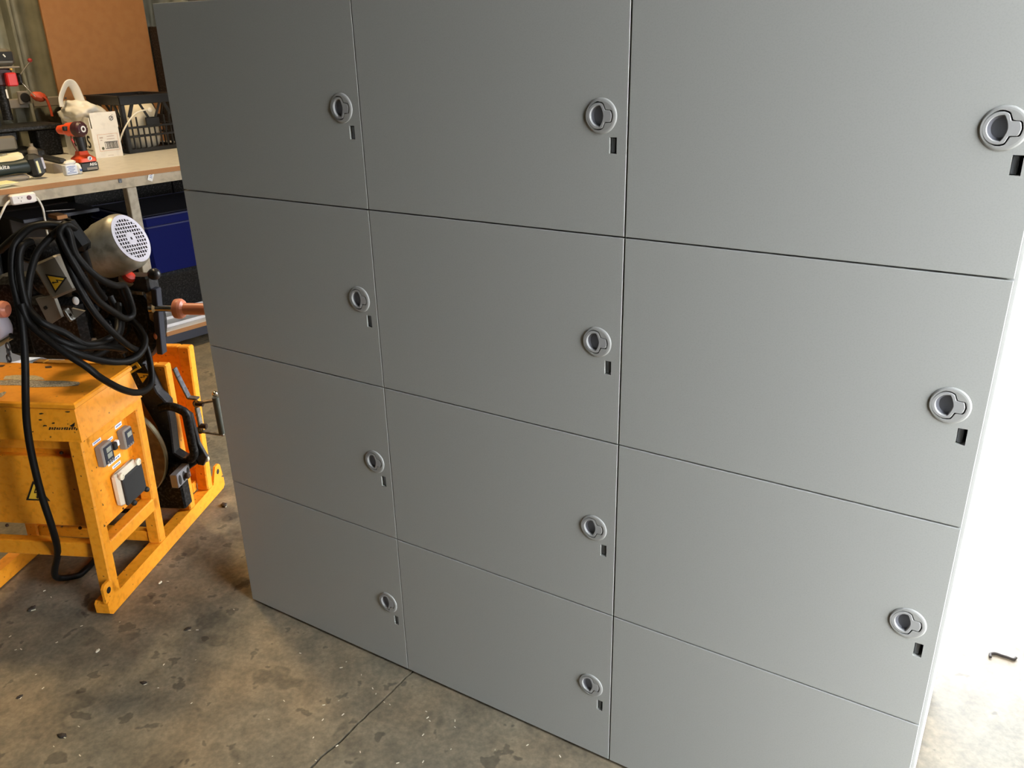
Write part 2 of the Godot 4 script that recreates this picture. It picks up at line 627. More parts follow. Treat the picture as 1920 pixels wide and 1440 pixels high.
	b.bx2(Vector3(0.2, 1.165, -1.50), Vector3(1.9, 1.215, -1.42), 0.004)
	put("rail", b, M.grey, tr)

# ---------------------------------------------------------------- lockers
const LX := [0.0, 0.5694, 1.1330, 1.7041]
const LY := [0.0, 0.3935, 0.7820, 1.1701, 1.5702]
var latch_ring: ArrayMesh
func reach(p: Array, c: Vector2, a: float) -> Vector2:     # where a ray from c leaves the outline p
	var d := Vector2(cos(a), sin(a))
	var best := 0.0
	for i in p.size():
		var r = Geometry2D.segment_intersects_segment(c, c + d * 10.0, p[i], p[(i + 1) % p.size()])
		if r != null: best = maxf(best, (r - c).length())
	return c + d * best
func ring_loop(p: Array, c: Vector2, k: int, s: float, z: float, grow := 0.0) -> Array:
	var L := []
	for j in k:
		var q := reach(p, c, TAU * (j + 0.5) / k)
		q += (q - c).normalized() * grow
		L.append(Vector3(q.x * s, q.y * s, z))
	return L
func build_lockers() -> void:
	# the latch, in units of its outer radius
	var R := 0.0285
	var c0 := Vector2(-0.18, 0.0)
	var k := 72
	var outer := oval(0, 0, 1, 1, 96)
	var pull := oval(-0.18, 0.0, 0.69, 0.72, 40, deg_to_rad(63), deg_to_rad(297))
	pull.append_array([Vector2(0.26, -0.33), Vector2(0.58, -0.32), Vector2(0.65, -0.25), Vector2(0.71, 0.0), Vector2(0.65, 0.25), Vector2(0.58, 0.32), Vector2(0.26, 0.33)])
	var hole := oval(-0.13, 0.0, 0.54, 0.56, 30, deg_to_rad(80), deg_to_rad(280))
	hole.append_array([Vector2(0.05, -0.38), Vector2(0.12, -0.18), Vector2(0.15, 0.0), Vector2(0.12, 0.18), Vector2(0.05, 0.38)])
	var names := ["beside the yellow welding machine", "between its two neighbours", "beside the sunlit floor"]
	var gap := [0.0, 0.0009, 0.0014, 0.0]
	for col in 3:
		var x0: float = LX[col] + gap[col]
		var x1: float = LX[col + 1] - gap[col + 1]
		var lab: String = "light grey locker tower of four wide doors " + names[col]
		var t := thing("locker_tower", lab, "locker", FR_W, Vector3(x0, 0, -0.52), "grey locker towers")
		var dep := -0.60
		var tk := 0.016
		var xr := x1 + (0.006 if col == 2 else 0.0)
		var b := Mb.new()
		b.bx2(Vector3(x0, 0.004, dep), Vector3(x0 + tk, 1.566, -0.0165), 0.001)
		put("side_panel", b, M.carcass, t)
		b = Mb.new()
		b.bx2(Vector3(xr - tk, 0.004, dep), Vector3(xr, 1.566, -0.0165), 0.001)
		put("side_panel", b, M.carcass, t)
		b = Mb.new()
		b.bx2(Vector3(x0 + tk, 0.02, dep), Vector3(xr - tk, 1.55, dep + 0.012))
		put("back_panel", b, M.carcass, t)
		for y in [0.004, 1.550]:
			b = Mb.new()
			b.bx2(Vector3(x0 + tk, y, dep), Vector3(xr - tk, y + tk, -0.0165))
			put("base_panel" if y < 0.1 else "top_panel", b, M.carcass, t)
		for r in [1, 2, 3]:
			b = Mb.new()
			b.bx2(Vector3(x0 + tk, LY[r] - 0.008, dep + 0.012), Vector3(xr - tk, LY[r] + 0.008, -0.020))
			put("shelf", b, M.carcass, t)
		for r in 4:
			var y0: float = LY[r] + (0.0016 if r > 0 else 0.0075)
			var y1: float = LY[r + 1] - 0.0012
			var cx := x1 - 0.0465
			var cy: float = LY[r] + 0.1945
			var d := locker_door(t, x0, x1, y0, y1, cx, cy)
			# bezel, pull, cup: pieces of the door
			b = Mb.new()
			var W := Transform3D(Basis(), Vector3(cx, cy, 0))
			var lp := []
			lp.append(ring_loop(outer, c0, k, R, 0.0))
			lp.append(ring_loop(oval(0, 0, 0.985, 0.985, 96), c0, k, R, 0.0010))
			lp.append(ring_loop(oval(0, 0, 0.93, 0.93, 96), c0, k, R, 0.0019))
			lp.append(ring_loop(oval(0, 0, 0.84, 0.84, 96), c0, k, R, 0.0023))
			lp.append(ring_loop(pull, c0, k, R, 0.0022, 0.07))
			lp.append(ring_loop(pull, c0, k, R, -0.006, 0.06))
			for L in lp:
				for j in k: L[j] = W * L[j]
			b.loft(lp)
			put("latch_bezel", b, M.ring, d)
			b = Mb.new()
			lp = []
			lp.append(ring_loop(pull, c0, k, R, -0.006, 0.0))
			lp.append(ring_loop(pull, c0, k, R, 0.0014, 0.0))
			lp.append(ring_loop(pull, c0, k, R, 0.0021, -0.035))
			lp.append(ring_loop(hole, c0, k, R, 0.0021, 0.03))
			lp.append(ring_loop(hole, c0, k, R, 0.0012, 0.0))
			lp.append(ring_loop(hole, c0, k, R, -0.0028, -0.005))
			for L in lp:
				for j in k: L[j] = W * L[j]
			b.loft(lp)
			put("latch_pull", b, M.pull, d)
			b = Mb.new()
			lp = []
			lp.append(ring_loop(hole, c0, k, R, -0.0022, 0.03))
			lp.append(ring_loop(oval(-0.16, 0, 0.36, 0.44, 48), c0, k, R, -0.0040))
			for L in lp:
				for j in k: L[j] = W * L[j]
			b.loft(lp, false, true, false)
			put("latch_cup", b, M.cup, d)
			b = Mb.new()
			b.bx2(Vector3(x1 - 0.0300, cy - 0.058, -0.020), Vector3(x1 - 0.0225, cy - 0.034, -0.0055), 0.001)
			put("lock_plate", b, M.lock, d, "small grey lock part inside the slot")

func locker_door(t: Node3D, x0: float, x1: float, y0: float, y1: float, cx: float, cy: float) -> MeshInstance3D:
	var b := Mb.new()
	var e := 0.0007
	var a := 0.0255
	var sx0 := x1 - 0.0305
	var sx1 := x1 - 0.0175
	var sy0 := cy - 0.0585
	var sy1 := cy - 0.0325
	var xs := [x0 + e, cx - a, sx0, cx + a, sx1, x1 - e]
	xs.sort()
	var ys := [y0 + e, sy0, sy1, cy - a, cy + a, y1 - e]
	ys.sort()
	for i in xs.size() - 1:
		for j in ys.size() - 1:
			var mxx: float = (xs[i] + xs[i + 1]) * 0.5
			var myy: float = (ys[j] + ys[j + 1]) * 0.5
			if absf(mxx - cx) < a and absf(myy - cy) < a: continue
			if mxx > sx0 and mxx < sx1 and myy > sy0 and myy < sy1: continue
			b.quad(Vector3(xs[i], ys[j], 0), Vector3(xs[i + 1], ys[j], 0), Vector3(xs[i + 1], ys[j + 1], 0), Vector3(xs[i], ys[j + 1], 0), Vector3.BACK)
	# round hole for the latch within its square
	var k := 32
	var sq := []
	var ci := []
	for j in k:
		var an := TAU * (j + 0.5) / k
		var dv := Vector2(cos(an), sin(an))
		var s := a / maxf(absf(dv.x), absf(dv.y))
		sq.append(Vector3(cx + dv.x * s, cy + dv.y * s, 0)); ci.append(Vector3(cx + dv.x * 0.0235, cy + dv.y * 0.0235, 0))
	for q in 4:
		var an := TAU * (q + 0.5) / 4
		var p := Vector3(cx + signf(cos(an)) * a, cy + signf(sin(an)) * a, 0)
		var j := int(round(an / TAU * k - 0.5))
		b.tri(sq[(j + k) % k], p, sq[(j + 1) % k], Vector3.BACK, Vector3.BACK, Vector3.BACK)
		b.tri(sq[(j - 1 + k) % k], p, sq[(j + k) % k], Vector3.BACK, Vector3.BACK, Vector3.BACK)
	for j in k:
		var jn := (j + 1) % k
		b.quad(sq[j], sq[jn], ci[jn], ci[j], Vector3.BACK)
		b.quad(ci[j], ci[jn], ci[jn] + Vector3(0, 0, -0.013), ci[j] + Vector3(0, 0, -0.013))
	# slot walls
	var sl := [Vector3(sx0, sy0, 0), Vector3(sx1, sy0, 0), Vector3(sx1, sy1, 0), Vector3(sx0, sy1, 0)]
	for j in 4:
		b.quad(sl[j], sl[(j + 1) % 4], sl[(j + 1) % 4] + Vector3(0, 0, -0.013), sl[j] + Vector3(0, 0, -0.013))
	# chamfer, edges, back
	var lp := []
	for q in [[e, 0.0], [0.0, -e], [0.0, -0.013]]:
		lp.append([Vector3(x0 + q[0], y0 + q[0], q[1]), Vector3(x1 - q[0], y0 + q[0], q[1]), Vector3(x1 - q[0], y1 - q[0], q[1]), Vector3(x0 + q[0], y1 - q[0], q[1])])
	b.loft(lp, false, false, true, true, true)
	var zb := -0.013
	b.quad(Vector3(x0, y0, zb), Vector3(sx0, y0, zb), Vector3(sx0, y1, zb), Vector3(x0, y1, zb), Vector3.FORWARD)
	b.quad(Vector3(sx1, y0, zb), Vector3(x1, y0, zb), Vector3(x1, y1, zb), Vector3(sx1, y1, zb), Vector3.FORWARD)
	b.quad(Vector3(sx0, y0, zb), Vector3(sx1, y0, zb), Vector3(sx1, sy0, zb), Vector3(sx0, sy0, zb), Vector3.FORWARD)
	b.quad(Vector3(sx0, sy1, zb), Vector3(sx1, sy1, zb), Vector3(sx1, y1, zb), Vector3(sx0, y1, zb), Vector3.FORWARD)
	return put("door", b, M.laminate, t)

# ---------------------------------------------------------------- yellow welding machine
func warning_sign(parent: Node, t: Transform3D, s: float) -> void:     # yellow triangle, black edge and bolt, side s, in the xy plane of t
	var h := s * 0.866
	var big := [Vector2(-s / 2, -h / 3), Vector2(s / 2, -h / 3), Vector2(0, h * 2 / 3)]
	var b := Mb.new()
	b.prism(t, big, 0.0, 0.0006)
	var o := put("warning_sign", b, M.ink, parent, "yellow triangle warning of electric shock")
	b = Mb.new()
	var sm := []
	for q in big: sm.append(q * 0.76)
	b.prism(t, sm, 0.0006, 0.0010)
	var keep: Node = o if parent.get_parent() == self else parent
	put("yellow_field", b, M.yellow, keep)
	b = Mb.new()
	b.prism(t, [Vector2(0.06, 0.34) * s, Vector2(-0.09, 0.04) * s, Vector2(0.03, 0.06) * s, Vector2(-0.02, -0.12) * s, Vector2(-0.06, -0.10) * s, Vector2(0.0, -0.21) * s, Vector2(0.08, -0.10) * s, Vector2(0.035, -0.12) * s, Vector2(0.09, 0.11) * s, Vector2(-0.02, 0.10) * s, Vector2(0.11, 0.32) * s], 0.0010, 0.0014)
	put("bolt_mark", b, M.ink, keep)

func build_machine() -> void:
	var t := thing("welding_machine_frame", "yellow steel framed welding machine cabinet on skids with control panel", "machine", FR_M, Vector3(0, 0, 0))
	var b: Mb
	# skids with sloping noses
	for xx in [-0.02, -0.43]:
		b = Mb.new()
		var w := 0.02
		var prof := [Vector2(0.004, 0.002), Vector2(0.018, 0.014), Vector2(0.018, 0.044), Vector2(0.010, 0.050), Vector2(-0.712, 0.050), Vector2(-0.728, 0.040), Vector2(-0.728, 0.012), Vector2(-0.715, 0.002)]
		var q := []
		for p in prof: q.append(Vector2(p.x, p.y))
		b.prism(Transform3D(Basis(Vector3.BACK, Vector3.UP, Vector3.LEFT), Vector3(xx + w, 0, 0)), q, 0.0, 2 * w)
		put("skid", b, M.orange, t)
		for zz in [0.0, -0.695]:
			b = Mb.new()
			var sgn := 1.0 if zz > -0.1 else -1.0
			var lug := [Vector2(-0.045, 0.05), Vector2(0.022 if sgn > 0 else 0.03, 0.05), Vector2(0.022, 0.095), Vector2(0.012, 0.105), Vector2(-0.012, 0.105), Vector2(-0.025, 0.085)]
			var hc := Vector2(0.0, 0.080)
			var qq := []
			for p in lug: qq.append(Vector2(p.x * sgn + zz, p.y))
			b.prism(Transform3D(Basis(Vector3.BACK, Vector3.UP, Vector3.LEFT), Vector3(xx + w, 0, 0)), qq, 0.0, 0.008)
			put("lifting_lug", b, M.orange, t)
			b = Mb.new()
			b.rod(Vector3(xx + w + 0.0006, hc.y, zz), Vector3(xx + w - 0.009, hc.y, zz), 0.0095, 16)
			put("lug_hole", b, M.ink, t)
	# posts (a little out of plumb), left side posts behind
	for p in [[0.00, -0.032, 0.527, -0.052], [0.00, -0.297, 0.527, -0.318], [0.00, -0.497, 0.562, -0.510], [0.00, -0.628, 0.566, -0.666]]:
		b = Mb.new()
		b.bar(Vector3(-0.02, 0.048, p[1]), Vector3(-0.02, p[2], p[3]), 0.04, 0.036, 0.004, Vector3.BACK)
		put("post", b, M.orange, t)
		b = Mb.new()
		b.bar(Vector3(-0.43, 0.048, p[1]), Vector3(-0.43, p[2], p[3]), 0.04, 0.036, 0.004, Vector3.BACK)
		put("post", b, M.orange, t)
	# rails along the panel
	for r in [[0.512, 0.028], [0.185, 0.040]]:
		b = Mb.new()
		b.bar(Vector3(-0.02, r[0], -0.052), Vector3(-0.02, r[0], -0.312), 0.04, r[1], 0.003)
		put("rail", b, M.orange, t)
	# cross rails from side to side
	for r in [[0.183, -0.050, 0.046], [0.183, -0.305, 0.040], [0.545, -0.509, 0.034], [0.550, -0.666, 0.034], [0.07, -0.60, 0.036], [0.07, -0.30, 0.036]]:
		b = Mb.new()
		b.bar(Vector3(-0.04, r[0], r[1]), Vector3(-0.41, r[0], r[1]), 0.030, r[2], 0.003)
		put("cross_rail", b, M.orange, t)
	# plates that close the rear bays
	b = Mb.new()
	b.bx2(Vector3(-0.41, 0.052, -0.520), Vector3(-0.040, 0.540, -0.512), 0.001)
	put("bay_plate", b, M.orange, t)
	b = Mb.new()
	b.bx2(Vector3(-0.41, 0.052, -0.662), Vector3(-0.040, 0.545, -0.654), 0.001)
	put("bay_plate", b, M.orange, t)
	# cabinet
	b = Mb.new()
	b.bx2(Vector3(-0.405, 0.243, -0.300), Vector3(-0.052, 0.520, -0.084), 0.003)
	put("cabinet_body", b, M.orange, t)
	# front sheet with a long sunk slot below the lid
	b = Mb.new()
	b.bx2(Vector3(-0.405, 0.243, -0.084), Vector3(-0.052, 0.460, -0.064), 0.002)
	b.bx2(Vector3(-0.405, 0.484, -0.084), Vector3(-0.052, 0.520, -0.064), 0.002)
	b.bx2(Vector3(-0.064, 0.460, -0.084), Vector3(-0.052, 0.484, -0.0645))
	put("front_sheet", b, M.orange, t)
	for q in [[140, 858], [13, 985], [150, 990], [115, 849]]:
		var p := mz(q[0], q[1], -0.064)
		b = Mb.new()
		b.lathe(Transform3D(Basis(Vector3.RIGHT, PI / 2), Vector3(p.x, p.y, -0.066)), [[0.005, 0.0], [0.005, 0.003], [0.003, 0.0055]], 10)
		put("screw", b, M.screw, t)
	# lid: slopes in towards the top, folded edge
	b = Mb.new()
	var lp := []
	for q in [[0.524, 0.0, 0.0], [0.528, 0.003, 0.003], [0.606, 0.018, 0.024], [0.612, 0.010, 0.018], [0.621, 0.011, 0.019], [0.625, 0.016, 0.024]]:
		lp.append([Vector3(0.002 - q[1], q[0], -0.034 - q[2]), Vector3(0.002 - q[1], q[0], -0.338 + q[2] * 0.3), Vector3(-0.455 + q[1], q[0], -0.338 + q[2] * 0.3), Vector3(-0.455 + q[1], q[0], -0.034 - q[2])])
	b.loft(lp, true, true, true, true, true)
	var lid := put("lid", b, M.orange, t)
	# scraped grey strip, pale tape and chips on the lid
	var ragged := func(pix: Array, h: float) -> Array:
		var r := []
		for q in pix:
			var p := my(q[0], q[1], h)
			r.append(p)
		return r
	b = Mb.new()
	b.poly(ragged.call([[0, 713], [30, 712], [60, 713], [90, 714], [120, 714], [148, 716], [150, 719], [146, 723], [120, 725], [95, 725], [70, 726], [48, 726], [36, 722], [0, 722]], 0.6258), Vector3.UP)
	put("scraped_patch", b, M.tape, lid, "worn grey scraped strip on the lid")
	b = Mb.new()
	b.poly(ragged.call([[10, 705], [30, 703], [66, 704], [78, 707], [84, 712], [56, 713], [30, 712], [6, 711]], 0.6260), Vector3.UP)
	put("tape", b, M.paletape, lid, "pale brown tape on the lid")
	b = Mb.new()
	b.poly(ragged.call([[0, 737], [8, 734], [12, 735], [9, 739], [3, 744], [0, 745]], 0.6260), Vector3.UP)
	put("chip", b, M.tape, lid)
	b = Mb.new()
	b.poly(ragged.call([[84, 687], [96, 686], [98, 689], [85, 690]], 0.6260), Vector3.UP)
	put("chip", b, M.screw, lid)
	b = Mb.new()
	b.poly(ragged.call([[0, 684], [10, 684], [6, 687], [0, 688]], 0.6260), Vector3.UP)
	put("chip", b, M.screw, lid)
	# dark chips and worn lettering on the lid's front
	for q in [[75, 777, 12, 3], [76, 787, 8, 3], [86, 797, 11, 3], [101, 793, 7, 3], [124, 774, 17, 3], [65, 807, 5, 2.5], [146, 803, 4, 4]]:
		var o := []
		for j in 9:
			var an := TAU * j / 9
			var rr := rng.randf_range(0.55, 1.0)
			var p := mz(q[0] + cos(an) * q[2] * 0.5 * rr, q[1] + sin(an) * q[3] * 0.55 * rr, -0.05)
			var f := clampf((p.y - 0.528) / 0.078, 0.0, 1.0)
			o.append(Vector3(p.x, p.y, -0.0364 - 0.0212 * f))
		b = Mb.new()
		b.poly(o, Vector3.BACK)
		put("chip", b, M.ink, lid)
	for k in 11:
		var px := 92.0 + k * 4.6
		var o := []
		for q in [[0.0, 0.0], [3.6, -0.4], [4.0, 1.8], [2.4, 2.2], [3.9, 3.6], [1.0, 4.2], [-0.2, 2.6], [1.3, 1.6]]:
			var p := mz(px + q[0] + rng.randf_range(-0.5, 0.5), 801.5 + q[1] + rng.randf_range(-0.5, 0.5), -0.045)
			o.append(Vector3(p.x, p.y, -0.0364 - 0.0212 * clampf((p.y - 0.528) / 0.078, 0.0, 1.0)))
		b = Mb.new()
		b.poly(o, Vector3.BACK)
		put("worn_letter", b, M.ink, lid)
	var lo := []
	for q in [[130, 799], [139, 793], [139, 800], [134, 801]]:
		var p := mz(q[0], q[1], -0.045)
		lo.append(Vector3(p.x, p.y, -0.0364 - 0.0212 * clampf((p.y - 0.528) / 0.078, 0.0, 1.0)))
	b = Mb.new()
	b.poly(lo, Vector3.BACK)
	put("worn_letter", b, M.ink, lid)
	# warning triangle on the cabinet's front
	var sp := mz(69, 926, -0.064)
	warning_sign(t, T(sp + Vector3(0, 0, 0.0008)), 0.072)
	# control panel
	b = Mb.new()
	b.bx2(Vector3(-0.052, 0.222, -0.297), Vector3(-0.036, 0.492, -0.085), 0.001)
	var pn := put("control_panel", b, M.orange, t)
	var PT := func(z: float, y: float) -> Transform3D:
		return Transform3D(Basis(Vector3.FORWARD, Vector3.UP, Vector3.RIGHT), Vector3(-0.0358, y, z))
	for q in [[-0.150, 0.430, 0.052, 0.062], [-0.257, 0.428, 0.044, 0.060]]:
		b = Mb.new()
		b.box(PT.call(q[0], q[1]).translated_local(Vector3(0, 0, 0.011)), Vector3(q[2], q[3], 0.022), 0.003)
		put("meter_case", b, M.grey, pn, "grey case of a digital meter")
		b = Mb.new()
		b.box(PT.call(q[0], q[1]).translated_local(Vector3(0.002, 0, 0.0225)), Vector3(q[2] * 0.80, q[3] * 0.82, 0.0012), 0.0003)
		put("meter_face", b, M.navy, pn)
		for yy in ([0.012, -0.006] if q[0] > -0.2 else [0.010]):
			b = Mb.new()
			b.box(PT.call(q[0], q[1]).translated_local(Vector3(0.004, yy, 0.0234)), Vector3(0.022, 0.014, 0.001))
			put("meter_window", b, M.lcd, pn)
		for k in 3:
			b = Mb.new()
			b.box(PT.call(q[0], q[1]).translated_local(Vector3(-0.010 + k * 0.011, -0.021, 0.0234)), Vector3(0.006, 0.004, 0.001))
			put("meter_button", b, M.grey, pn)
	b = Mb.new()
	b.box(PT.call(-0.207, 0.428).translated_local(Vector3(-0.006, 0, 0.008)), Vector3(0.016, 0.022, 0.016), 0.002)
	put("rocker_switch", b, M.ink, pn)
	b = Mb.new()
	b.box(PT.call(-0.207, 0.428).translated_local(Vector3(0.008, 0.003, 0.009)), Vector3(0.012, 0.018, 0.012), 0.002)
	put("rocker_switch", b, M.white, pn)
	for q in [[-0.143, 0.471, 0.040, 0.010, true], [-0.252, 0.469, 0.034, 0.012, true], [-0.200, 0.449, 0.030, 0.008, true], [-0.200, 0.384, 0.064, 0.011, false], [-0.205, 0.365, 0.042, 0.009, true]]:
		b = Mb.new()
		b.box(PT.call(q[0], q[1]), Vector3(q[2], q[3], 0.0012))
		put("label_strip", b, M.white if not q[4] else M.packet, pn)
		b = Mb.new()
		for k in 5:
			b.box(PT.call(q[0], q[1]).translated_local(Vector3((k - 2) * q[2] * 0.16, 0, 0.0008)), Vector3(q[2] * 0.11, q[3] * 0.35, 0.0004))
		put("label_print", b, M.blueink, pn)
	# socket with cream gasket and dark cover
	b = Mb.new()
	b.box(PT.call(-0.215, 0.302).translated_local(Vector3(0, 0, 0.013)), Vector3(0.112, 0.104, 0.026), 0.008)
	put("socket_box", b, M.cream, pn)
	b = Mb.new()
	b.box(PT.call(-0.217, 0.294).translated_local(Vector3(0.004, 0, 0.030)), Vector3(0.104, 0.088, 0.010), 0.003)
	put("socket_cover", b, M.drillblack, pn)
	for q in [[-0.172, 0.348], [-0.262, 0.348]]:
		b = Mb.new()
		b.lathe(Transform3D(Basis(Vector3.BACK, -PI / 2), Vector3(-0.008, q[1] - 0.002, q[0])), [[0.011, 0.0], [0.011, 0.006], [0.006, 0.007], [0.006, 0.005]], 14)
		put("cover_screw", b, M.cream, pn)
	for q in [[-0.195, 0.246], [-0.268, 0.250]]:
		b = Mb.new()
		b.ball(T(Vector3(0.0, q[1], q[0])), Vector3.ONE * 0.0085, 10, 8)
		put("cover_knob", b, M.ink, pn)
	for q in [[-0.10, 0.235], [-0.28, 0.235], [-0.19, 0.228], [-0.10, 0.36]]:
		b = Mb.new()
		b.lathe(Transform3D(Basis(Vector3.BACK, -PI / 2), Vector3(-0.036, q[1], q[0])), [[0.0035, 0.0], [0.0030, 0.002]], 8)
		put("screw", b, M.screw, pn)

# ---------------------------------------------------------------- heater plate and facing tool in the machine's rack
func build_heater_and_facer() -> void:
	var b: Mb
	var h := thing("heater_plate", "brown coated round heating plate slotted behind the control panel", "heating plate", FR_M, Vector3(-0.17, 0.088, -0.40))
	b = Mb.new()
	var face := Transform3D(Basis(Vector3.RIGHT, PI / 2), Vector3(-0.17, 0.30, -0.395))
	b.lathe(face, [[0.168, 0.004], [0.172, 0.001], [0.172, -0.012], [0.168, -0.015]], 56)
	put("rim", b, M.rim, h)
	b = Mb.new()
	b.lathe(face, [[0.1695, 0.0055], [0.1695, -0.018]], 56)
	put("plate", b, M.heater, h)
	b = Mb.new()
	b.bx2(Vector3(-0.23, 0.088, -0.410), Vector3(-0.11, 0.14, -0.380), 0.004)
	put("foot", b, M.black, h)

	# facing tool: black round housing, gearbox, motor
	var t := thing("facing_tool", "black facing tool with grey electric motor standing in the yellow frame", "power tool", FR_M, Vector3(-0.12, 0.11, -0.50))
	# cast arm that leans from the stickers down to the right
	b = Mb.new()
	var arm := []
	for q in [[243, 672], [262, 668], [278, 695], [296, 735], [314, 754], [321, 790], [328, 848], [344, 858], [364, 858], [372, 868], [352, 882], [330, 905], [326, 945], [300, 950], [292, 880], [312, 850], [296, 800], [262, 742], [250, 700]]:
		var p := mz(q[0], q[1], -0.455)
		arm.append(Vector2(p.x, p.y))
	b.prism(T(Vector3(0, 0, 0)), arm, -0.487, -0.448, 0.004)
	put("cast_arm", b, M.blackpaint, t)
	# D handle standing out of the arm
	b = Mb.new()
	var dh := []
	for q in [[300, 766], [318, 762], [338, 768], [349, 777], [354, 800], [361, 835], [364, 852], [356, 862]]:
		dh.append(mz(q[0], q[1], -0.435))
	b.tube(curve(dh, 6), 0.0135, 12)
	put("grab_handle", b, M.black, t)
	b = Mb.new()
	var gp := []
	for q in [[349, 772], [358, 778], [372, 832], [387, 858], [381, 874], [370, 872], [360, 840]]:
		var p := mz(q[0], q[1], -0.455)
		gp.append(Vector2(p.x, p.y))
	b.prism(T(Vector3.ZERO), gp, -0.470, -0.456, 0.002)
	put("guard_blade", b, M.blackpaint, t)
	b = Mb.new()
	b.bx2(Vector3(-0.13, 0.088, -0.47), Vector3(0.02, 0.25, -0.42), 0.006)
	put("housing_foot", b, M.black, t)
	# grey bars and strap beside the arm
	b = Mb.new()
	var sa := []
	for q in [[327, 690], [334, 706], [354, 745], [372, 747]]: sa.append(mz(q[0], q[1], -0.57))
	for i in sa.size() - 1: b.bar(sa[i], sa[i + 1], 0.006, 0.022, 0.001, Vector3.BACK)
	put("steel_strap", b, M.darksteel, t)
	# slotted bracket with bolt
	b = Mb.new()
	var c := mx(345, 892, 0.045)
	var bt := Transform3D(Basis(Vector3.FORWARD, Vector3.UP, Vector3.RIGHT), c)
	b.box(bt.translated_local(Vector3(0, 0, -0.012)), Vector3(0.082, 0.046, 0.024), 0.002)
	put("slot_bracket", b, mat(142, 142, 146, 0.5, 0.3), t)
	for q in [[-0.026, 0.020], [0.0, 0.028], [0.027, 0.030]]:
		b = Mb.new()
		b.prism(bt.translated_local(Vector3(q[0], -0.001, 0.0)), oval(0, 0, 0.0085, 0.017, 16), 0.0, 0.0008)
		put("slot", b, M.ink, t)
	b = Mb.new()
	b.lathe(Transform3D(Basis(Vector3.BACK, -PI / 2), c + Vector3(0, -0.004, -0.008)), [[0.011, 0.0], [0.011, 0.010], [0.008, 0.013]], 6)
	put("bolt", b, M.screw, t)
	# bar grip: two steel straps and a green grey roller
	b = Mb.new()
	var g0 := mz(404, 745, -0.53)
	var g1 := mz(417, 812, -0.53)
	b.rod(g0, g1, 0.0115, 14)
	put("bar_grip", b, mat(88, 92, 84, 0.45), t, "grey green cylinder grip")
	b = Mb.new()
	b.ball(T(g0 + Vector3(0, 0.012, 0)), Vector3.ONE * 0.010, 12, 8)
	put("grip_nut", b, M.chrome, t)
	b = Mb.new()
	b.ball(T(g1 - Vector3(0, 0.006, 0)), Vector3.ONE * 0.006, 10, 6)
	put("grip_nut", b, M.steel, t)
	for q in [[364, 757, 405, 750], [374, 808, 416, 814]]:
		b = Mb.new()
		b.bar(mz(q[0], q[1], -0.53), mz(q[2], q[3], -0.53), 0.016, 0.007, 0.0015)
		put("grip_strap", b, M.steel, t)
	b = Mb.new()
	var s0 := mz(369, 762, -0.53)
	var s1 := mz(378, 806, -0.53)
	b.bar(s0, s1, 0.008, 0.024, 0.002, Vector3.BACK)
	put("grip_plate", b, M.steel, t)
	for q in [[374, 757], [381, 799]]:
		b = Mb.new()
		var p := mz(q[0], q[1], -0.525)
		b.rod(p - Vector3(0.012, 0, 0), p + Vector3(0.012, 0, 0), 0.009, 6)
		put("bolt", b, M.screw, t)
	for q in [[369, 757], [375, 806]]:
		b = Mb.new()
		var p := mz(q[0], q[1], -0.524)
		b.lathe(Transform3D(Basis(Vector3.RIGHT, PI / 2), p), [[0.013, 0.0], [0.013, 0.003], [0.009, 0.004]], 16)
		put("washer", b, M.chrome, t)
	b = Mb.new()
	b.ball(T(mz(387, 860, -0.50)), Vector3(0.010, 0.012, 0.008), 12, 8)
	put("knob", b, M.cream, t)
	# round black cutter housing behind the cable coil
	b = Mb.new()
	var cc := mz(212, 603, -0.46)
	var ax := Transform3D(Basis(Vector3.RIGHT, PI / 2 - 0.12), cc)
	b.lathe(ax, [[0.145, -0.05], [0.148, -0.02], [0.148, 0.0], [0.140, 0.008], [0.118, 0.010], [0.112, 0.004], [0.06, 0.004], [0.055, 0.014], [0.02, 0.016]], 48)
	var hs := put("cutter_housing", b, M.black, t)
	for k in 6:
		var an := TAU * k / 6 + 0.3
		b = Mb.new()
		b.lathe(ax * T(Vector3(cos(an) * 0.09, 0.004, sin(an) * 0.09)), [[0.012, 0.0], [0.012, 0.006], [0.008, 0.009]], 6)
		put("housing_bolt", b, M.darksteel if k != 2 else M.cream, hs)
	for q in [[182, 578, 0.013], [203, 610, 0.018]]:
		b = Mb.new()
		b.ball(T(mz(q[0], q[1], -0.435)), Vector3(q[2], q[2] * 1.3, 0.012), 14, 10)
		put("guard_glass", b, mat(20, 30, 48, 0.08), hs, "shiny dark sight glass")
	# neck down from the housing to the arm
	b = Mb.new()
	b.bar(mz(205, 640, -0.47), mz(262, 735, -0.47), 0.10, 0.06, 0.010, Vector3.BACK)
	put("neck", b, M.black, t)
	# yellow stickers on the neck
	var st := mz(250, 690, -0.43)
	b = Mb.new()
	b.box(Transform3D(Basis.from_euler(Vector3(-0.1, 0.35, 0.45)), st), Vector3(0.040, 0.022, 0.002), 0.0005)
	put("sticker", b, M.yellow, t, "small yellow printed sticker")
	b = Mb.new()
	b.box(Transform3D(Basis.from_euler(Vector3(-0.1, 0.35, 0.45)), st).translated_local(Vector3(0, 0, 0.0012)), Vector3(0.022, 0.010, 0.0006))
	put("sticker_print", b, M.ink, t)
	b = Mb.new()
	b.box(Transform3D(Basis.from_euler(Vector3(-0.1, 0.35, 0.3)), mz(268, 708, -0.438)).translated_local(Vector3(0, 0, -0.003)), Vector3(0.052, 0.075, 0.010), 0.003)
	put("sticker_plate", b, M.black, t)
	warning_sign(t, Transform3D(Basis.from_euler(Vector3(-0.1, 0.35, -1.25)), mz(268, 706, -0.430)), 0.046)
	# steel bracket plate with the rolling pin grip
	b = Mb.new()
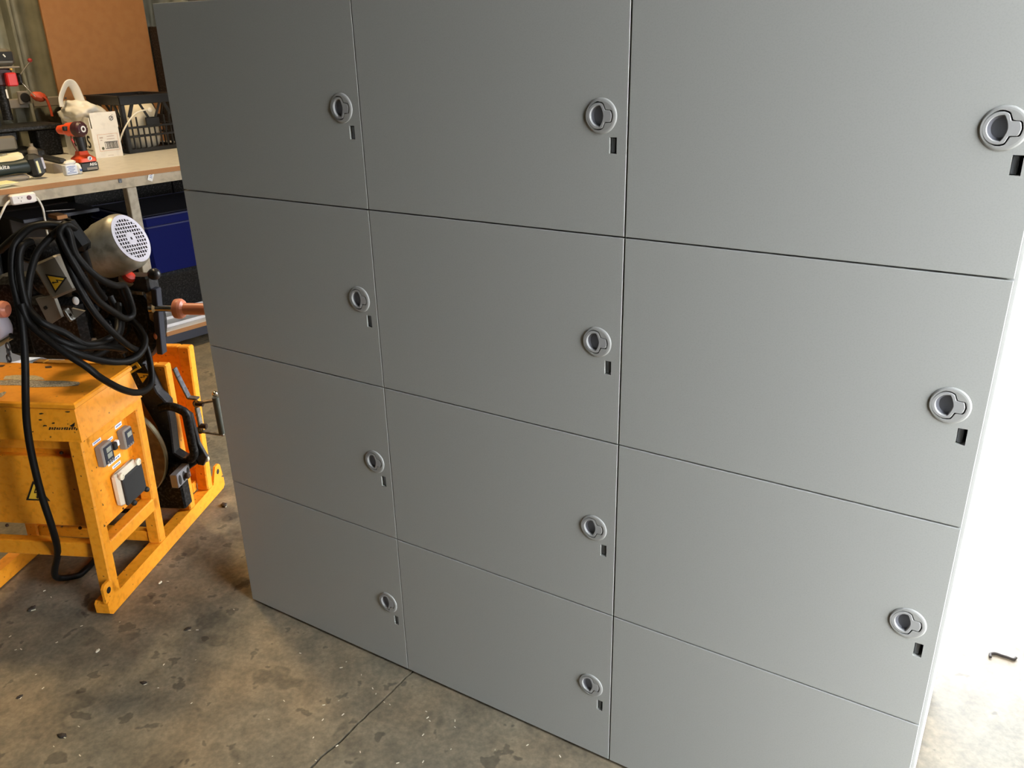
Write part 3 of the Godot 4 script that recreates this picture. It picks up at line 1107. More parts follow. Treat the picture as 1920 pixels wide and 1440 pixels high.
	var pa := []
	for q in [[272, 549], [291, 544], [300, 640], [286, 640]]:
		var p := mz(q[0], q[1], -0.45)
		pa.append(Vector2(p.x, p.y))
	b.prism(T(Vector3.ZERO), pa, -0.462, -0.452, 0.001)
	put("bracket_plate", b, M.steel, t)
	b = Mb.new()
	var pe := []
	for q in [[290, 540], [294, 540], [306, 660], [302, 664]]:
		pe.append(mz(q[0], q[1], -0.455))
	b.bar((pe[0] + pe[1]) * 0.5, (pe[2] + pe[3]) * 0.5, 0.018, 0.03, 0.002, Vector3.BACK)
	put("bracket_edge", b, M.navy, t)
	b = Mb.new()
	b.bar(mz(240, 546, -0.45), mz(271, 549, -0.45), 0.02, 0.010, 0.001)
	put("bracket_top", b, M.steel, t)
	b = Mb.new()
	b.ball(T(mz(293, 630, -0.445)), Vector3(0.008, 0.012, 0.008), 10, 8)
	put("stop_pin", b, M.pinkgrip, t)
	var r0 := mz(282, 578, -0.445)
	var dirx := Vector3.RIGHT
	b = Mb.new()
	b.lathe(Mb.along(r0, r0 + dirx), [[0.0155, 0.0], [0.0155, 0.012], [0.0095, 0.018], [0.0095, 0.085]], 20)
	put("grip_rod", b, M.chrome, t)
	b = Mb.new()
	b.lathe(Mb.along(r0, r0 + dirx), [[0.020, 0.075], [0.0285, 0.080], [0.030, 0.090], [0.030, 0.096], [0.026, 0.103], [0.0175, 0.108], [0.0175, 0.26], [0.014, 0.265]], 24)
	put("grip", b, M.pinkgrip, t, "salmon pink turned grip")
	# second pink grip and white guard at the far side
	var r1 := mz(4, 580, -0.40)
	b = Mb.new()
	b.lathe(Mb.along(r1 + Vector3(0.02, 0, 0), r1 - Vector3(1, 0, 0)), [[0.014, 0.0], [0.024, 0.008], [0.026, 0.02], [0.0175, 0.03], [0.0175, 0.12]], 20)
	put("grip", b, M.pinkgrip, t, "salmon pink turned grip")
	b = Mb.new()
	b.ball(T(mz(-8, 612, -0.40), 0, 0, 0.3), Vector3(0.045, 0.055, 0.04), 16, 12)
	put("filter_bowl", b, M.grille, t, "rounded white bowl")
	b = Mb.new()
	b.rod(mz(-12, 650, -0.38), mz(22, 630, -0.38), 0.010, 10)
	put("pipe_end", b, M.chrome, t)
	for k in 4:
		b = Mb.new()
		var lc := mz(15 + k * 0.8, 650 + k * 11, -0.36)
		var ln := []
		for j in 13:
			var an := TAU * j / 12
			ln.append(lc + Vector3(cos(an) * 0.006, sin(an) * 0.012, 0.0) if k % 2 == 0 else lc + Vector3(cos(an) * 0.002, sin(an) * 0.012, cos(an) * 0.006))
		b.tube(ln, 0.0026, 6)
		put("chain_link", b, M.darksteel, t)
	# motor
	var fc := mz(246, 447, -0.44)
	var ad := Vector3(0.90, 0.40, 0.04).normalized()
	var mt := Transform3D(Mb.along(Vector3.ZERO, ad).basis, fc)
	b = Mb.new()
	b.lathe(mt, [[0.074, -0.118], [0.076, -0.114], [0.0795, -0.085], [0.0825, -0.080], [0.0825, -0.022], [0.0795, -0.010], [0.073, -0.002], [0.0715, 0.0]], 48, false, false, false)
	var fan := put("fan_cover", b, M.motor, t, "dented grey fan cover of the motor")
	# end grille: a disc with square holes cut through, and a dark fan behind
	fan_grille(mt, 0.0715, fan)
	b = Mb.new()
	b.lathe(mt, [[0.058, -0.23], [0.060, -0.225], [0.060, -0.09]], 32)
	put("motor_body", b, M.black, t)
	for k in 24:
		var an := TAU * k / 24
		b = Mb.new()
		b.box(mt * Transform3D(Basis(Vector3.UP, -an), Vector3(cos(an) * 0.063, -0.165, sin(an) * 0.063)), Vector3(0.018, 0.12, 0.0035), 0.0005)
		put("cooling_fin", b, M.black, t)
	b = Mb.new()
	b.lathe(mt, [[0.066, -0.25], [0.070, -0.245], [0.070, -0.228]], 32)
	b.lathe(mt, [[0.05, -0.34], [0.055, -0.33], [0.055, -0.25]], 28)
	put("motor_flange", b, M.black, t)
	# gearbox between motor and cutter
	b = Mb.new()
	b.box(T(mz(120, 610, -0.47)), Vector3(0.20, 0.20, 0.10), 0.02)
	b.box(T(mz(60, 590, -0.50)), Vector3(0.16, 0.26, 0.10), 0.02)
	put("gearbox", b, M.black, t)
	b = Mb.new()
	b.lathe(Transform3D(Basis(Vector3.RIGHT, PI / 2 - 0.2), mz(55, 470, -0.33)), [[0.036, -0.08], [0.036, 0.0], [0.030, 0.006], [0.024, 0.006], [0.022, 0.001], [0.006, 0.001]], 28)
	put("capacitor_cap", b, M.black, t)
	# terminal box with its warning triangle
	var tb := mz(101, 520, -0.255)
	var tq := Transform3D(Basis.from_euler(Vector3(-0.12, 0.22, 0.36)), tb)
	b = Mb.new()
	b.box(tq.translated_local(Vector3(0, 0, -0.022)), Vector3(0.072, 0.104, 0.048), 0.006)
	var tbox := put("terminal_box", b, M.pot, t, "grey terminal box with a warning triangle")
	warning_sign(tbox, tq.translated_local(Vector3(0.0, -0.012, 0.0024)) * Transform3D(Basis(Vector3.BACK, -PI / 2 - 0.05), Vector3.ZERO), 0.056)
	# pale lower plates, bolts and clip under the terminal box
	b = Mb.new()
	var pl := []
	for q in [[66, 560], [100, 555], [115, 595], [92, 610]]:
		var p := mz(q[0], q[1], -0.28)
		pl.append(Vector2(p.x, p.y))
	b.prism(T(Vector3.ZERO), pl, -0.292, -0.28, 0.001)
	put("mounting_plate", b, M.pot, t)
	b = Mb.new()
	b.lathe(Transform3D(Basis(Vector3.RIGHT, PI / 2), mz(86, 577, -0.279)), [[0.005, 0.0], [0.005, 0.004]], 8)
	put("bolt", b, M.ink, t)
	b = Mb.new()
	b.bar(mz(122, 579, -0.27), mz(137, 601, -0.27), 0.010, 0.020, 0.002, Vector3.BACK)
	put("clip", b, M.steel, t)
	b = Mb.new()
	b.lathe(Transform3D(Basis(Vector3.RIGHT, PI / 2), mz(132.5, 590, -0.2645)), [[0.0045, 0.0], [0.0045, 0.002]], 10)
	put("clip_hole", b, M.ink, t)
	b = Mb.new()
	pl = []
	for q in [[134, 578], [158, 584], [140, 598]]:
		var p := mz(q[0], q[1], -0.28)
		pl.append(Vector2(p.x, p.y))
	b.prism(T(Vector3.ZERO), pl, -0.288, -0.28)
	put("mounting_plate", b, M.pot, t)
	b = Mb.new()
	b.ball(T(mz(142, 564, -0.28)), Vector3(0.010, 0.012, 0.006), 10, 8)
	put("paint_blob", b, M.white, t)
	b = Mb.new()
	b.box(T(mz(163, 557, -0.27), 0, 0, 0.5 - PI / 2), Vector3(0.016, 0.006, 0.003))
	put("white_tag", b, M.white, t)
	# red stop button below the fan
	var sb := mz(240, 521, -0.45)
	b = Mb.new()
	var sbt := Transform3D(Basis.from_euler(Vector3(0.6, 0.5, -0.6)), sb)
	b.lathe(sbt, [[0.019, 0.0], [0.020, 0.006], [0.016, 0.014], [0.004, 0.016]], 20)
	put("stop_button", b, M.redbtn, t)
	b = Mb.new()
	b.lathe(sbt, [[0.020, -0.018], [0.023, -0.012], [0.023, -0.002], [0.018, 0.0]], 20)
	put("stop_collar", b, M.grey, t)
	b = Mb.new()
	b.box(T(mz(262, 530, -0.48)), Vector3(0.09, 0.05, 0.06), 0.006)
	b.ball(T(mz(289, 514, -0.46)), Vector3(0.020, 0.018, 0.018), 8, 6)
	b.rod(mz(280, 514, -0.46), mz(294, 509, -0.46), 0.010, 6)
	put("clamp_block", b, M.blackpaint, t)

func fan_grille(mt: Transform3D, R: float, parent: Node) -> void:
	# bars of a punched disc: a rim ring, a solid hub, and the webs left between the holes
	var b := Mb.new()
	var top := 0.0012
	b.lathe(mt, [[R, -0.002], [R, top], [R * 0.83, top], [R * 0.83, -0.002]], 48, true, false, false)
	b.lathe(mt, [[R * 0.27, -0.002], [R * 0.27, top], [0.006, top], [0.006, -0.002]], 20, true, false, false)
	var pitch := R * 0.152
	var lim := R * 0.84
	for i in range(-6, 7):
		var x := (i + 0.5) * pitch
		if absf(x) < lim:
			var hh := sqrt(lim * lim - x * x)
			b.box(mt * T(Vector3(x, top * 0.5 - 0.0006, 0)), Vector3(pitch * 0.33, 0.0022, hh * 2))
		var z := (i + 0.5) * pitch * 1.0
		if absf(z) < lim:
			var ww := sqrt(lim * lim - z * z)
			b.box(mt * T(Vector3(0, top * 0.5 - 0.0006, z)), Vector3(ww * 2, 0.0021, pitch * 0.33))
	put("fan_grille", b, M.grille, parent, "pale punched fan grille")
	b = Mb.new()
	b.lathe(mt, [[R * 0.97, -0.022], [0.004, -0.020]], 32, true, false, false)
	put("fan_disc", b, M.ink, parent)

# ---------------------------------------------------------------- black cable coiled over the machine
func cable_path(pix: Array) -> Array:      # [x, y, plane z] or a Vector3
	var r := []
	for q in pix:
		r.append(q if q is Vector3 else mz(q[0], q[1], q[2]))
	return curve(r, 7)
func build_cables() -> void:
	var t := thing("power_cable", "thick black rubber cable coiled over the facing tool and hanging to floor", "cable", FR_M, Vector3(-0.2, 0.01, -0.14))
	var runs := [
		# over the top, down the left, straight down past the lid and under the frame
		[[118, 425, -0.20], [87, 421, -0.18], [57, 428, -0.16], [34, 449, -0.14], [24, 472, -0.12], [23, 517, -0.10], [32, 563, -0.08], [42, 609, -0.05], [47, 678, -0.02], [48, 740, 0.0], [50, 790, 0.005], [57, 840, 0.01], [68, 890, 0.012], [80, 935, 0.012], [98, 990, 0.005], [108, 1033, -0.03], Vector3(-0.232, 0.045, -0.095), my(142, 1080, 0.012), my(160, 1069, 0.012), my(183, 1045, 0.012), Vector3(-0.21, 0.012, -0.42)],
		# outer loop to the lower right
		[[0, 470, -0.25], [34, 440, -0.22], [66, 424, -0.20], [105, 428, -0.20], [112, 452, -0.19], [128, 494, -0.17], [149, 540, -0.16], [183, 593, -0.17], [229, 639, -0.22], [256, 656, -0.30], [270, 650, -0.34], [264, 620, -0.36], [247, 600, -0.38]],
		# low arcs
		[[44, 560, -0.11], [53, 597, -0.10], [92, 632, -0.09], [137, 659, -0.10], [195, 677, -0.16], [240, 677, -0.24], [265, 660, -0.30], [272, 636, -0.34], [258, 610, -0.37]],
		[[40, 570, -0.07], [57, 609, -0.06], [112, 655, -0.05], [160, 686, -0.06], [190, 709, -0.08], [229, 730, -0.15], [260, 736, -0.24], [281, 724, -0.32], [284, 700, -0.36], [275, 654, -0.39], [257, 620, -0.41], [240, 575, -0.42], [226, 540, -0.42]],
		# small upper loop
		[[100, 440, -0.17], [119, 427, -0.17], [130, 436, -0.17], [142, 476, -0.17], [179, 517, -0.20], [215, 535, -0.27], [232, 536, -0.33], [244, 563, -0.34], [249, 588, -0.34], [236, 597, -0.31], [216, 587, -0.26], [183, 563, -0.20], [160, 529, -0.17], [137, 490, -0.16], [119, 455, -0.16], [112, 436, -0.16], [121, 423, -0.17], [133, 424, -0.19], [148, 440, -0.22], [160, 480, -0.24], [176, 530, -0.28], [196, 560, -0.33]],
		# inner arcs on the left
		[[110, 432, -0.19], [88, 452, -0.17], [69, 476, -0.15], [57, 514, -0.13], [52, 556, -0.11], [54, 590, -0.10], [75, 612, -0.09], [110, 637, -0.09], [150, 650, -0.12], [200, 650, -0.20], [235, 655, -0.28]],
		[[60, 452, -0.16], [42, 462, -0.13], [36, 490, -0.11], [40, 530, -0.09], [52, 575, -0.08], [80, 605, -0.07], [118, 622, -0.10], [165, 646, -0.14], [215, 628, -0.24], [222, 600, -0.30], [222, 570, -0.34]],
		[[206, 555, -0.36], [222, 588, -0.36], [228, 600, -0.37], [224, 626, -0.36], [205, 652, -0.34], [170, 668, -0.30], [130, 660, -0.28]],
	]
	for r in runs:
		var b := Mb.new()
		b.tube(cable_path(r), 0.0095, 10)
		put("loop", b, M.rubber, t)
	# strap end and plug hanging with the coil
	var b := Mb.new()
	b.box(T(mz(140, 442, -0.21), 0, 0, 0.5), Vector3(0.05, 0.09, 0.035), 0.012)
	put("plug", b, M.rubber, t)

# ---------------------------------------------------------------- bench
func build_bench() -> void:
	var t := thing("workbench", "long workbench with chipboard edged top, timber rail and steel legs", "workbench", FR_B, Vector3(0.6, 0, -0.05))
	var b := Mb.new()
	b.bx2(Vector3(-1.6, 0.908, -1.40), Vector3(1.9, 0.930, -0.0012), 0.001)
	put("top", b, M.benchtop, t)
	b = Mb.new()
	b.bx2(Vector3(-1.6, 0.9075, -0.0012), Vector3(1.9, 0.9295, 0.0006), 0.0003)
	put("raw_edge", b, M.chip, t, "raw brown chipboard edge")
	b = Mb.new()
	b.bx2(Vector3(-1.6, 0.860, -0.052), Vector3(1.9, 0.9075, -0.010), 0.002)
	put("front_rail", b, M.timber, t)
	b = Mb.new()
	b.bx2(Vector3(-1.6, 0.860, -1.38), Vector3(1.9, 0.9075, -1.34), 0.002)
	put("back_rail", b, M.timber, t)
	for x in [-0.95, 0.575, 1.84]:
		for z in [-0.035, -1.355]:
			b = Mb.new()
			b.bx2(Vector3(x - 0.024, 0.0, z - 0.024), Vector3(x + 0.024, 0.860, z + 0.024), 0.003)
			put("leg", b, M.leg, t)
		b = Mb.new()
		b.bx2(Vector3(x - 0.02, 0.055, -1.33), Vector3(x + 0.02, 0.094, -0.06), 0.002)
		put("cross_bar", b, M.navy, t)
	b = Mb.new()
	b.bx2(Vector3(-0.92, 0.045, -0.060), Vector3(1.82, 0.094, -0.022), 0.002)
	put("lower_rail", b, M.navy, t)
	# little grey clip and white tag on the rail
	b = Mb.new()
	var c := bz(225, 338, -0.010)
	b.box(T(c), Vector3(0.016, 0.024, 0.004), 0.001)
	put("rail_clip", b, M.darksteel, t)
	var sh := thing("shelf_board", "white faced chipboard shelf board lying under the bench beside its leg", "board", FR_B, Vector3(1.1, 0.094, -0.30))
	b = Mb.new()
	b.bx2(Vector3(0.612, 0.096, -0.62), Vector3(1.8, 0.1185, -0.010), 0.001)
	put("face", b, M.melamine, sh)
	b = Mb.new()
	b.bx2(Vector3(0.6115, 0.0965, -0.010), Vector3(1.8, 0.118, -0.0085))
	b.bx2(Vector3(0.6105, 0.0965, -0.62), Vector3(0.612, 0.118, -0.0085))
	put("raw_edge", b, M.chip, sh)
	for k in 3:
		var w := thing("melamine_sheet", ["white melamine panel lying on the lower shelf", "second white panel stacked on the lower shelf", "narrow white panel on top of the lower shelf stack"][k], "panel", FR_B, Vector3(1.2, 0.1185 + 0.017 * k, -0.3))
		b = Mb.new()
		b.bx2(Vector3(0.63 + 0.02 * k, 0.1190 + 0.017 * k, -0.60), Vector3(1.75, 0.1350 + 0.017 * k, -0.075 - 0.075 * k), 0.001)
		put("face", b, M.melamine, w)
	var tg := thing("paper_tag", "small white paper tag stuck on the bench rail", "tag", FR_B, bz(283, 331, -0.008))
	b = Mb.new()
	b.box(T(bz(283, 330, -0.0075), 0, 0, -0.45), Vector3(0.026, 0.046, 0.0016), 0.0003)
	put("sheet", b, M.white, tg)
	b = Mb.new()
	for k in 3: b.box(T(bz(283, 327 + k * 3.0, -0.0064), 0, 0, -0.45), Vector3(0.014, 0.0025, 0.0004))
	put("print", b, M.blueink, tg)
	# power strip
	var ps := thing("power_strip", "white power outlet block with dark red button on the bench rail", "power strip", FR_B, Vector3(0.075, 0.862, 0.02))
	var pt := T(Vector3(0.075, 0.884, 0.012))
	b = Mb.new()
	b.box(pt, Vector3(0.104, 0.043, 0.036), 0.006)
	put("case", b, M.plasticwhite, ps)
	b = Mb.new()
	b.lathe(Transform3D(Basis(Vector3.RIGHT, PI / 2), Vector3(0.096, 0.886, 0.0298)), [[0.0098, 0.0], [0.0098, 0.0025], [0.008, 0.0035]], 18)
	put("button", b, M.purple, ps)
	for q in [[-0.014, 0.006, 0.4], [0.0, 0.006, -0.4], [-0.006, -0.008, 0.0]]:
		b = Mb.new()
		b.box(pt * T(Vector3(q[0] - 0.008, q[1], 0.0181), 0, 0, q[2]), Vector3(0.0022, 0.006, 0.0006))
		put("pin_slot", b, M.ink, ps)
	for r in [[[67, 369, 0.012], [73, 376, 0.014], [80, 390, 0.012], [84, 410, 0.0], [87, 430, -0.04], [91, 448, -0.06], [92, 480, -0.08]], [[19, 376, 0.012], [11, 384, 0.014], [4, 398, 0.012], [-4, 415, 0.0]]]:
		var pts := []
		for q in r: pts.append(bz(q[0], q[1], q[2]))
		b = Mb.new()
		b.tube(curve(pts, 6), 0.0045, 8)
		put("lead", b, M.cord, ps)

func build_bench_things() -> void:
	var b: Mb
	# carton
	var ca := thing("carton", "open white carton with a barcode label and black lettering", "box", FR_B, Vector3(0.81, BH, -0.83))
	var ct := 0.004
	var x0 := 0.736
	var x1 := 0.884
	var z0 := -1.0
	var z1 := -0.668
	var tp := 1.083
	for q in [[Vector3(x0, BH, z1 - ct), Vector3(x1, tp, z1), "front_side"], [Vector3(x0, BH, z0), Vector3(x1, tp + 0.06, z0 + ct), "back_side"], [Vector3(x0, BH, z0 + ct), Vector3(x0 + ct, tp + 0.055, z1 - ct), "left_side"], [Vector3(x1 - ct, BH, z0 + ct), Vector3(x1, tp, z1 - ct), "right_side"], [Vector3(x0 + ct, BH, z0 + ct), Vector3(x1 - ct, BH + ct, z1 - ct), "bottom"]]:
		b = Mb.new()
		b.bx2(q[0], q[1], 0.0008)
		put(q[2], b, M.carton, ca)
	b = Mb.new()
	b.box(T(Vector3(0.816, 1.121, -0.672), 0, -0.06), Vector3(0.142, 0.080, 0.003), 0.0006)
	put("flap", b, M.carton, ca)
	var ft := T(Vector3(0.856, 1.128, -0.6695), 0, -0.06)
	b = Mb.new()
	for k in 6:
		var a0 := TAU * k / 6 + 0.5
		var a1 := TAU * (k + 1) / 6 + 0.5
		b.bar(ft * Vector3(cos(a0) * 0.011, sin(a0) * 0.011, 0), ft * Vector3(cos(a1) * 0.011, sin(a1) * 0.011, 0), 0.003, 0.0006, 0.0, Vector3.BACK)
	b.bar(ft * Vector3(-0.004, -0.005, 0), ft * Vector3(0.005, 0.006, 0), 0.003, 0.0006, 0.0, Vector3.BACK)
	b.bar(ft * Vector3(0.007, 0.014, 0), ft * Vector3(0.0095, 0.0165, 0), 0.003, 0.0006, 0.0, Vector3.BACK)
	put("hexagon_logo", b, M.ink, ca)
	# label: thin border, lines and a barcode
	var zf := z1 + 0.0005
	var rect := func(xa: float, ya: float, xb: float, yb: float, m: Material, called: String):
		var bb := Mb.new()
		bb.bx2(Vector3(xa, ya, zf), Vector3(xb, yb, zf + 0.0005))
		put(called, bb, m, ca)
	b = Mb.new()
	for q in [[0.762, 1.049, 0.872, 1.0505], [0.762, 0.964, 0.872, 0.9655], [0.762, 0.964, 0.7635, 1.0505], [0.8705, 0.964, 0.872, 1.0505]]:
		b.bx2(Vector3(q[0], q[1], zf), Vector3(q[2], q[3], zf + 0.0005))
	put("label_border", b, mat(214, 160, 120, 0.7), ca)
	b = Mb.new()
	for q in [[0.812, 1.036, 0.852, 1.039], [0.810, 1.022, 0.852, 1.025], [0.772, 1.030, 0.790, 1.036], [0.775, 1.018, 0.785, 1.022], [0.80, 0.9385, 0.83, 0.9405]]:
		b.bx2(Vector3(q[0], q[1], zf), Vector3(q[2], q[3], zf + 0.0005))
	put("label_lines", b, mat(196, 176, 166, 0.7), ca)
	b = Mb.new()
	for q in [[0.795, 1.008, 0.866, 1.0105], [0.795, 0.974, 0.866, 0.9765], [0.795, 0.974, 0.7968, 1.0105], [0.8642, 0.974, 0.866, 1.0105]]:
		b.bx2(Vector3(q[0], q[1], zf), Vector3(q[2], q[3], zf + 0.0006))
	var bxx := 0.803
	while bxx < 0.858:
		var w := [0.0011, 0.0022, 0.0016, 0.003][rng.randi() % 4] as float
		b.bx2(Vector3(bxx, 0.977, zf), Vector3(bxx + w, 1.0075, zf + 0.0005))
		bxx += w + rng.randf_range(0.0012, 0.0028)
	put("barcode", b, M.ink, ca)
	b = Mb.new()
	b.prism(T(Vector3(0.781, 0.978, zf)), oval(0, 0, 0.007, 0.008, 12), 0.0, 0.0005)
	put("label_mark", b, mat(90, 92, 70, 0.7), ca)
	# lettering on the carton's side
	var lt := Transform3D(Basis(Vector3.BACK, Vector3.UP, Vector3.LEFT), Vector3(x0 - 0.0007, 1.012, -0.80))
	words("lettering", "IONS", lt, 0.062, M.ink, ca)
	b = Mb.new()
	b.bx2(Vector3(x0 - 0.001, 0.968, -0.76), Vector3(x0, 0.974, -0.69))
	put("small_print", b, M.grey, ca)
	b = Mb.new()
	var lg := Transform3D(Basis(Vector3.BACK, Vector3.UP, Vector3.LEFT), Vector3(x0 - 0.0004, 1.115, -0.81))
	for q in [[-0.022, 0.03, -0.006, -0.02], [-0.006, -0.02, 0.006, -0.02], [0.006, -0.02, 0.014, 0.01], [-0.006, 0.028, -0.004, 0.0], [0.008, 0.026, 0.014, 0.01]]:
		b.bar(lg * Vector3(q[0], q[1], 0), lg * Vector3(q[2], q[3], 0), 0.006, 0.0008, 0.0, Vector3.LEFT)
	put("round_logo", b, M.ink, ca)
	# plastic bag slumped over the carton
	var bg := thing("plastic_bag", "white plastic carrier bag with a loop handle slumped over carton", "bag", FR_B, Vector3(0.79, 1.10, -0.86))
	var nz := FastNoiseLite.new()
	nz.seed = 8; nz.frequency = 0.011; nz.fractal_octaves = 2
	b = Mb.new()
	b.ball(T(Vector3(0.795, 1.148, -0.86), 0, 0, -0.32), Vector3(0.108, 0.068, 0.14), 44, 30, nz, 0.30)
	put("bag_body", b, M.bag, bg)
	b = Mb.new()
	var hp := []
	for q in [[116, 200], [114, 185], [119, 168], [125, 157], [133, 156], [140, 165], [146, 178], [151, 190], [154, 200]]: hp.append(bz(q[0], q[1], -0.84))
	b.tube(curve(hp, 6), 0.024, 12, 0.30)
	put("bag_handle", b, M.bag, bg)
	b = Mb.new()
	b.ball(T(bz(123, 184, -0.815)), Vector3(0.006, 0.005, 0.003), 8, 6)
	put("brown_speck", b, M.darkbrown, bg)
	# crate
	build_crate()
	# drill
	build_drill()
	# grinder, cloth, papers
	var gr := thing("angle_grinder", "dark green black cordless grinder lying on the cream cloth", "power tool", FR_B, Vector3(0.12, BH, -0.21))
	b = Mb.new()
	b.lathe(Mb.along(Vector3(-0.16, 0.985, -0.21), Vector3(0.21, 0.990, -0.21)), [[0.030, 0.0], [0.032, 0.10], [0.030, 0.22], [0.028, 0.32], [0.034, 0.37]], 20, false)
	put("body", b, M.teal, gr)
	b = Mb.new()
	b.box(T(Vector3(0.238, 0.988, -0.205), 0.15, 0, 0.1), Vector3(0.066, 0.100, 0.080), 0.016)
	var bat := put("battery", b, M.drillblack, gr)
	b = Mb.new()
	b.box(T(Vector3(0.236, 0.988, -0.205), 0.15, 0, 0.1) * T(Vector3(-0.004, -0.004, 0.0405)), Vector3(0.010, 0.054, 0.001))
	put("battery_label", b, M.paper, bat)
	b = Mb.new()
	b.box(T(Vector3(0.236, 0.988, -0.205), 0.15, 0, 0.1) * T(Vector3(0.024, 0.008, 0.0405)), Vector3(0.010, 0.050, 0.001))
	put("battery_label", b, M.grille, bat)
	words("lettering", "makita", T(Vector3(0.085, 0.998, -0.1765)), 0.016, M.white, gr)
	b = Mb.new()
	b.bx2(Vector3(-0.1, BH, -0.25), Vector3(0.20, 0.956, -0.18), 0.01)
	put("guard", b, M.grey, gr)
	var cl := thing("cream_cloth", "crumpled cream cloth lying behind the cordless grinder", "cloth", FR_B, Vector3(0.15, BH, -0.36))
	nz = FastNoiseLite.new()
	nz.seed = 21; nz.frequency = 0.013; nz.fractal_octaves = 3
	b = Mb.new()
	b.ball(T(Vector3(0.13, 0.958, -0.36)), Vector3(0.165, 0.088, 0.080), 40, 24, nz, 0.3)
	b.keep_above(BH + 0.001)
	put("cloth", b, M.cloth, cl)
	for k in 3:
		var pp := thing("paper_sheet", ["pale yellow folded paper lying at the bench edge", "second pale yellow paper under the folded one", "loose pale paper lowest of the yellow sheets"][k], "paper", FR_B, Vector3(0.0, BH + 0.002 * k, -0.08))
		b = Mb.new()
		b.box(T(Vector3(-0.03 - 0.012 * k, BH + 0.0035 + 0.006 * (2 - k), -0.075 - 0.006 * k), 0.12 + 0.08 * k), Vector3(0.24, 0.004, 0.10), 0.001)
		put("sheet", b, M.paper if k != 1 else M.cloth, pp)
	# packet
	var pk := thing("screw_packet", "small crumpled blue and white packet beside the drill battery", "packet", FR_B, Vector3(0.385, BH, -0.175))
	nz = FastNoiseLite.new()
	nz.seed = 31; nz.frequency = 0.02
	b = Mb.new()
	b.box(T(Vector3(0.376, 0.955, -0.170), 0.1), Vector3(0.056, 0.046, 0.035), 0.003)
	put("box", b, M.packet, pk)
	b = Mb.new()
	b.ball(T(Vector3(0.415, 0.954, -0.172), 0.0, 0, 0.12), Vector3(0.016, 0.028, 0.02), 14, 10, nz, 0.3)
	b.ball(T(Vector3(0.384, 0.985, -0.178), 0, 0, 0.1), Vector3(0.030, 0.012, 0.02), 14, 10, nz, 0.35)
	put("torn_wrapper", b, M.white, pk)
	b = Mb.new()
	for k in 5: b.box(T(Vector3(0.374, 0.970 - k * 0.007, -0.170), 0.1) * T(Vector3(0, 0, 0.0178)), Vector3([0.040, 0.026, 0.034, 0.020, 0.044][k], 0.0026, 0.0005))
	b.box(T(Vector3(0.418, 0.950, -0.151)), Vector3(0.010, 0.012, 0.001))
	put("blue_print", b, M.blueink, pk)
	# marker
	var mk := thing("marker_pen", "black marker lying behind the blue and white packet", "marker", FR_B, Vector3(0.56, BH, -0.62))
	b = Mb.new()
	var ma := by(84, 294, BH + 0.014)
	var mb2 := by(118, 302, BH + 0.014)
	b.bar(ma, mb2, 0.035, 0.022, 0.006)
	put("barrel", b, M.drillblack, mk)
	var wd := thing("grey_wedge", "grey plastic wedge between the grinder battery and the packet", "offcut", FR_B, Vector3(0.34, BH, -0.32))
	b = Mb.new()
	b.prism(Transform3D(Basis.from_euler(Vector3(0, 0.15, 0)), Vector3(0.335, BH + 0.001, -0.36)), [Vector2(0, 0), Vector2(0.075, 0), Vector2(0.07, 0.018), Vector2(0.02, 0.046), Vector2(0, 0.046)], 0.0, 0.08, 0.001)
	put("block", b, M.grey, wd)
	# orange brown board and black post behind
	var bd := thing("hardboard_sheet", "tall orange brown hardboard sheet standing behind the crate", "board", FR_B, Vector3(1.12, BH, -1.16))
	b = Mb.new()
	b.bx2(Vector3(0.820, BH + 0.001, -1.170), Vector3(1.412, 2.4, -1.152), 0.001)
	put("sheet", b, M.board, bd)
	var bp := thing("deepened_black_post", "tall black post made deeper to shade the hardboard sheet", "case", FR_B, Vector3(1.5, BH, -1.12))
	b = Mb.new()
	b.bx2(Vector3(1.418, BH + 0.001, -1.16), Vector3(1.62, 1.585, -0.99), 0.002)  # post depth extended so it throws shade on the hardboard
	put("sheet", b, M.black, bp)
	build_press()
	# orange plug and cord hanging from the wall outlet
	var ol := thing("wall_outlet", "grey outlet plate with a round dark socket on the rail", "outlet", FR_B, bz(47, 183, -1.40))
	b = Mb.new()
	b.box(T(bz(47, 183, -1.41)), Vector3(0.075, 0.072, 0.02), 0.004)
	put("plate", b, M.grey, ol)
	b = Mb.new()
	b.lathe(Transform3D(Basis(Vector3.RIGHT, PI / 2), bz(47, 183, -1.400)), [[0.026, 0.0], [0.025, 0.008], [0.02, 0.009]], 20)
	put("socket", b, M.ink, ol)
	var oc := thing("orange_cord", "orange plug with a short orange lead hanging by the drill press", "cord", FR_B, bz(80, 182, -1.30))
	b = Mb.new()
	nz.seed = 41
	b.ball(T(bz(73, 181, -1.30), 0, 0, -0.3), Vector3(0.045, 0.026, 0.022), 16, 10, nz, 0.25)
	put("plug", b, M.redcord, oc)
	b = Mb.new()
	var op := []
	for q in [[80, 181], [88, 188], [94, 203], [98, 218]]: op.append(bz(q[0], q[1], -1.28))
	b.tube(curve(op, 6), 0.0075, 8)
	put("lead", b, M.redcord, oc)

